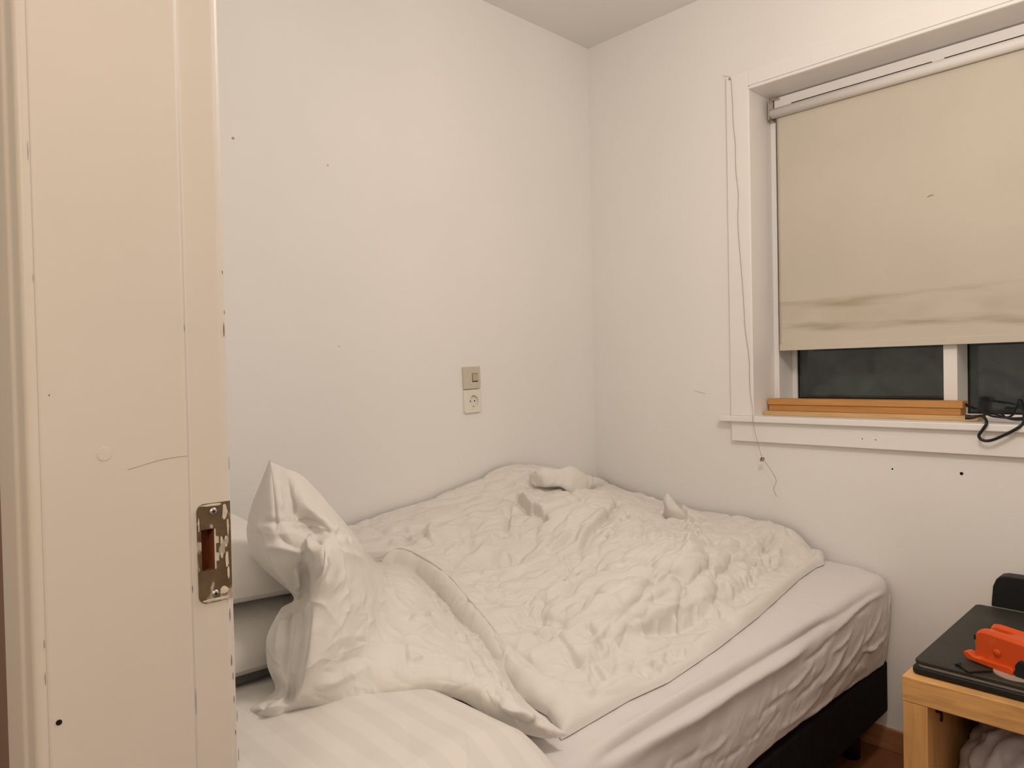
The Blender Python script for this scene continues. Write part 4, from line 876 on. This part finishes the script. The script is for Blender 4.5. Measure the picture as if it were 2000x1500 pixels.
# orange cutter
oc = empty('tape_dispenser', (1.56, -0.42, LT), 'bright orange plastic tape cutter tool lying on the black laptop', 'tape dispenser')
def Z(px, py, z): return onz(px, py, z)
ax_o = Vector(Z(1990, 1310, LT)-Z(1892, 1275, LT)); ax_o.z = 0; ax_o.normalize(); ay_o = Vector((-ax_o.y, ax_o.x, 0))
O0 = Vector(Z(1906, 1292, LT))
def loc(a, b, c): return O0+ax_o*a+ay_o*b+Vector((0, 0, c))
def orange_body():
    bm = bmesh.new(); W_ = 0.060; L_ = 0.26
    side = [(0.0, .008), (0.004, .068), (0.012, .074), (L_, .062), (L_, .008)]
    # main block: two cheeks with a finger slot between them at the top
    sec = [(0, .006), (0, .068), (.006, .074), (.018, .0745), (.024, .070), (.026, .056), (.038, .056), (.041, .073), (.050, .079), (.058, .076), (W_, .068), (W_, .006)]
    xs = [0, .006, .02, .035, .045, .054, .061, .11, .18, L_]; prev = None; loops = []
    for i, a in enumerate(xs):
        k = 1 if a < .035 else max(0, 1-(a-.035)/.026); sh = -.010 if a == 0 else (-.004 if a == .006 else -.03*a*.6)
        ring = []
        for (b_, c_) in sec:
            cc = c_
            if .024 <= b_ <= .041 and c_ < .075: cc = c_*k+(.074)*(1-k)
            front = 0.0 if b_ < .03 else -0.0
            if b_ > .038 and a < .03: pass
            ring.append(bm.verts.new(loc(a+(.012 if (b_ > .030 and i == 0) else 0), b_, cc+(sh if cc > .03 else 0))))
        loops.append(ring)
    for i in range(len(loops)-1):
        n = len(sec)
        for j in range(n): bm.faces.new((loops[i][j], loops[i][(j+1) % n], loops[i+1][(j+1) % n], loops[i+1][j]))
    bm.faces.new(loops[0]); bm.faces.new(loops[-1][::-1])
    return bm
o = from_bm('body', orange_body(), M['orange'], oc); m_ = o.modifiers.new('b', 'BEVEL'); m_.width = .0025; m_.segments = 3; m_.limit_method = 'ANGLE'
bm = bmesh.new()
pts = [(-.022, .012), (-.020, .018), (-.012, .019), (0, .013), (.076, .016), (.083, .012), (.081, .002), (.072, -.0), (-.012, .003)]
add_prism(bm, [loc(a, -.010, c) for a, c in pts], ay_o*.022); o = from_bm('lower_arm', bm, M['orange'], oc); m_ = o.modifiers.new('b', 'BEVEL'); m_.width = .002; m_.segments = 3; m_.limit_method = 'ANGLE'
bm = bmesh.new(); add_prism(bm, [loc(-.004, .004, .016), loc(-.0005, .004, .016), loc(-.0005, .004, .050), loc(-.004, .004, .046)], ay_o*.046); from_bm('blade', bm, M['steel'], oc)
bm = bmesh.new(); add_prism(bm, [loc(-.006, .003, .046), loc(.001, .003, .046), loc(.001, .003, .056), loc(-.006, .003, .056)], ay_o*.010); from_bm('blade_clip', bm, M['black'], oc)
bm = bmesh.new(); add_prism(bm, [loc(.0845, -.008, .001), loc(.17, -.008, .001), loc(.17, -.008, .034), loc(.092, -.008, .036), loc(.0845, -.008, .024)], ay_o*.030); o = from_bm('grip', bm, M['black'], oc); m_ = o.modifiers.new('b', 'BEVEL'); m_.width = .002; m_.segments = 2
bm = bmesh.new(); c = loc(.045, -.0003, .034); add_cyl(bm, c, -ay_o, .0085, .008, .0012, 24); from_bm('pivot_cap', bm, M['orange'], oc, True)
# clear ring under the tool
bm = bmesh.new(); c = Vector(Z(1985, 1316, LT+.0015)); 
for (r0, r1, z0, z1) in [(.040, .0395, .0003, .0022)]: add_cyl(bm, c-Vector((0, 0, .0012)), (0, 0, 1), r0, r1, z1, 48)
d_ = from_bm('tape_disc', bm, M['disc'], None, False); tag(d_, 'flat pale see-through disc lying under the orange tape cutter on the laptop', 'disc')
d_.data.materials[0] = M['disc']
# bent hook piece
bm = bmesh.new(); hz = LT+.0032
add_tube(bm, [Z(1870, 1297, hz), Z(1876, 1300, hz), Z(1884, 1307, hz), Z(1892, 1312, hz), Z(1900, 1312, hz), Z(1918, 1311, hz), Z(1937, 1310, hz)], .0024, 10); add_tube(bm, [Z(1866, 1298, hz), Z(1876, 1296, hz)], .0026, 8)
o = from_bm('hook', bm, M['black'], None, True); tag(o, 'small bent black plastic piece on the laptop lid before the orange tool', 'hook')
# black case at the back
bc = empty('black_case', (1.50, -0.06, TZ), 'black soft case with a cut-off corner standing at the back of the table', 'case')
bm = bmesh.new(); pts = [(1.4225, .5275), (1.4265, .580), (1.434, .600), (1.443, .609), (1.455, .612), (1.60, .616), (1.612, .608), (1.612, .5275)]
add_prism(bm, [(x, -.100, z) for x, z in pts], (0, .045, 0)); o = from_bm('case_body', bm, M['black'], bc); m_ = o.modifiers.new('b', 'BEVEL'); m_.width = .003; m_.segments = 3; m_.limit_method = 'ANGLE'
box('silver_base', 1.4205, 1.614, -.106, -.040, TZ+.0012, .5272, M['silver'], bc, .0015)

# ------------------------------------------------------------------ plastic bag under the table
def bag():
    n, m_ = 150, 110; c = np.array([1.630, -.385, .205]); th = np.linspace(0, 2*math.pi, n); ph = np.linspace(-math.pi/2, math.pi/2, m_)
    T_, P_ = np.meshgrid(th, ph, indexing='ij')
    sx = np.sign(np.cos(T_))*np.abs(np.cos(T_))**.7; sy = np.sign(np.sin(T_))*np.abs(np.sin(T_))**.7; cp = np.abs(np.cos(P_))**.75; sp_ = np.sign(np.sin(P_))*np.abs(np.sin(P_))**.8
    V = np.stack([c[0]+.205*cp*sx, c[1]+.235*cp*sy, c[2]+.215*sp_], -1); N = normals(V)
    if ((V[10, m_//2]-c)@N[10, m_//2]) < 0: N = -N
    D = crumple(V, .022, 5, 12, 1.2)+crumple(V, .010, 12, 14, 1.0)
    F = V.reshape(-1, 3); D2 = np.array([noise.noise(Vector((p[0]*30-p[2]*22, p[1]*30-p[2]*22, p[2]*4))) for p in F]).reshape(n, m_)*.014
    V = V+N*((D+D2)*np.clip(np.cos(P_)*2, 0, 1)-.012)[..., None]; V[-1] = V[0]; V[..., 2] = np.clip(V[..., 2], .002, .440); V[..., 0] = np.clip(V[..., 0], TX0+.055, TX1-.055); V[..., 1] = np.minimum(V[..., 1], -.02)
    return V
o = mesh_from('plastic_bag', [grid_mesh('b', bag())], M['bag']); tag(o, 'crumpled full grey plastic bag stuffed under the side table', 'bag')
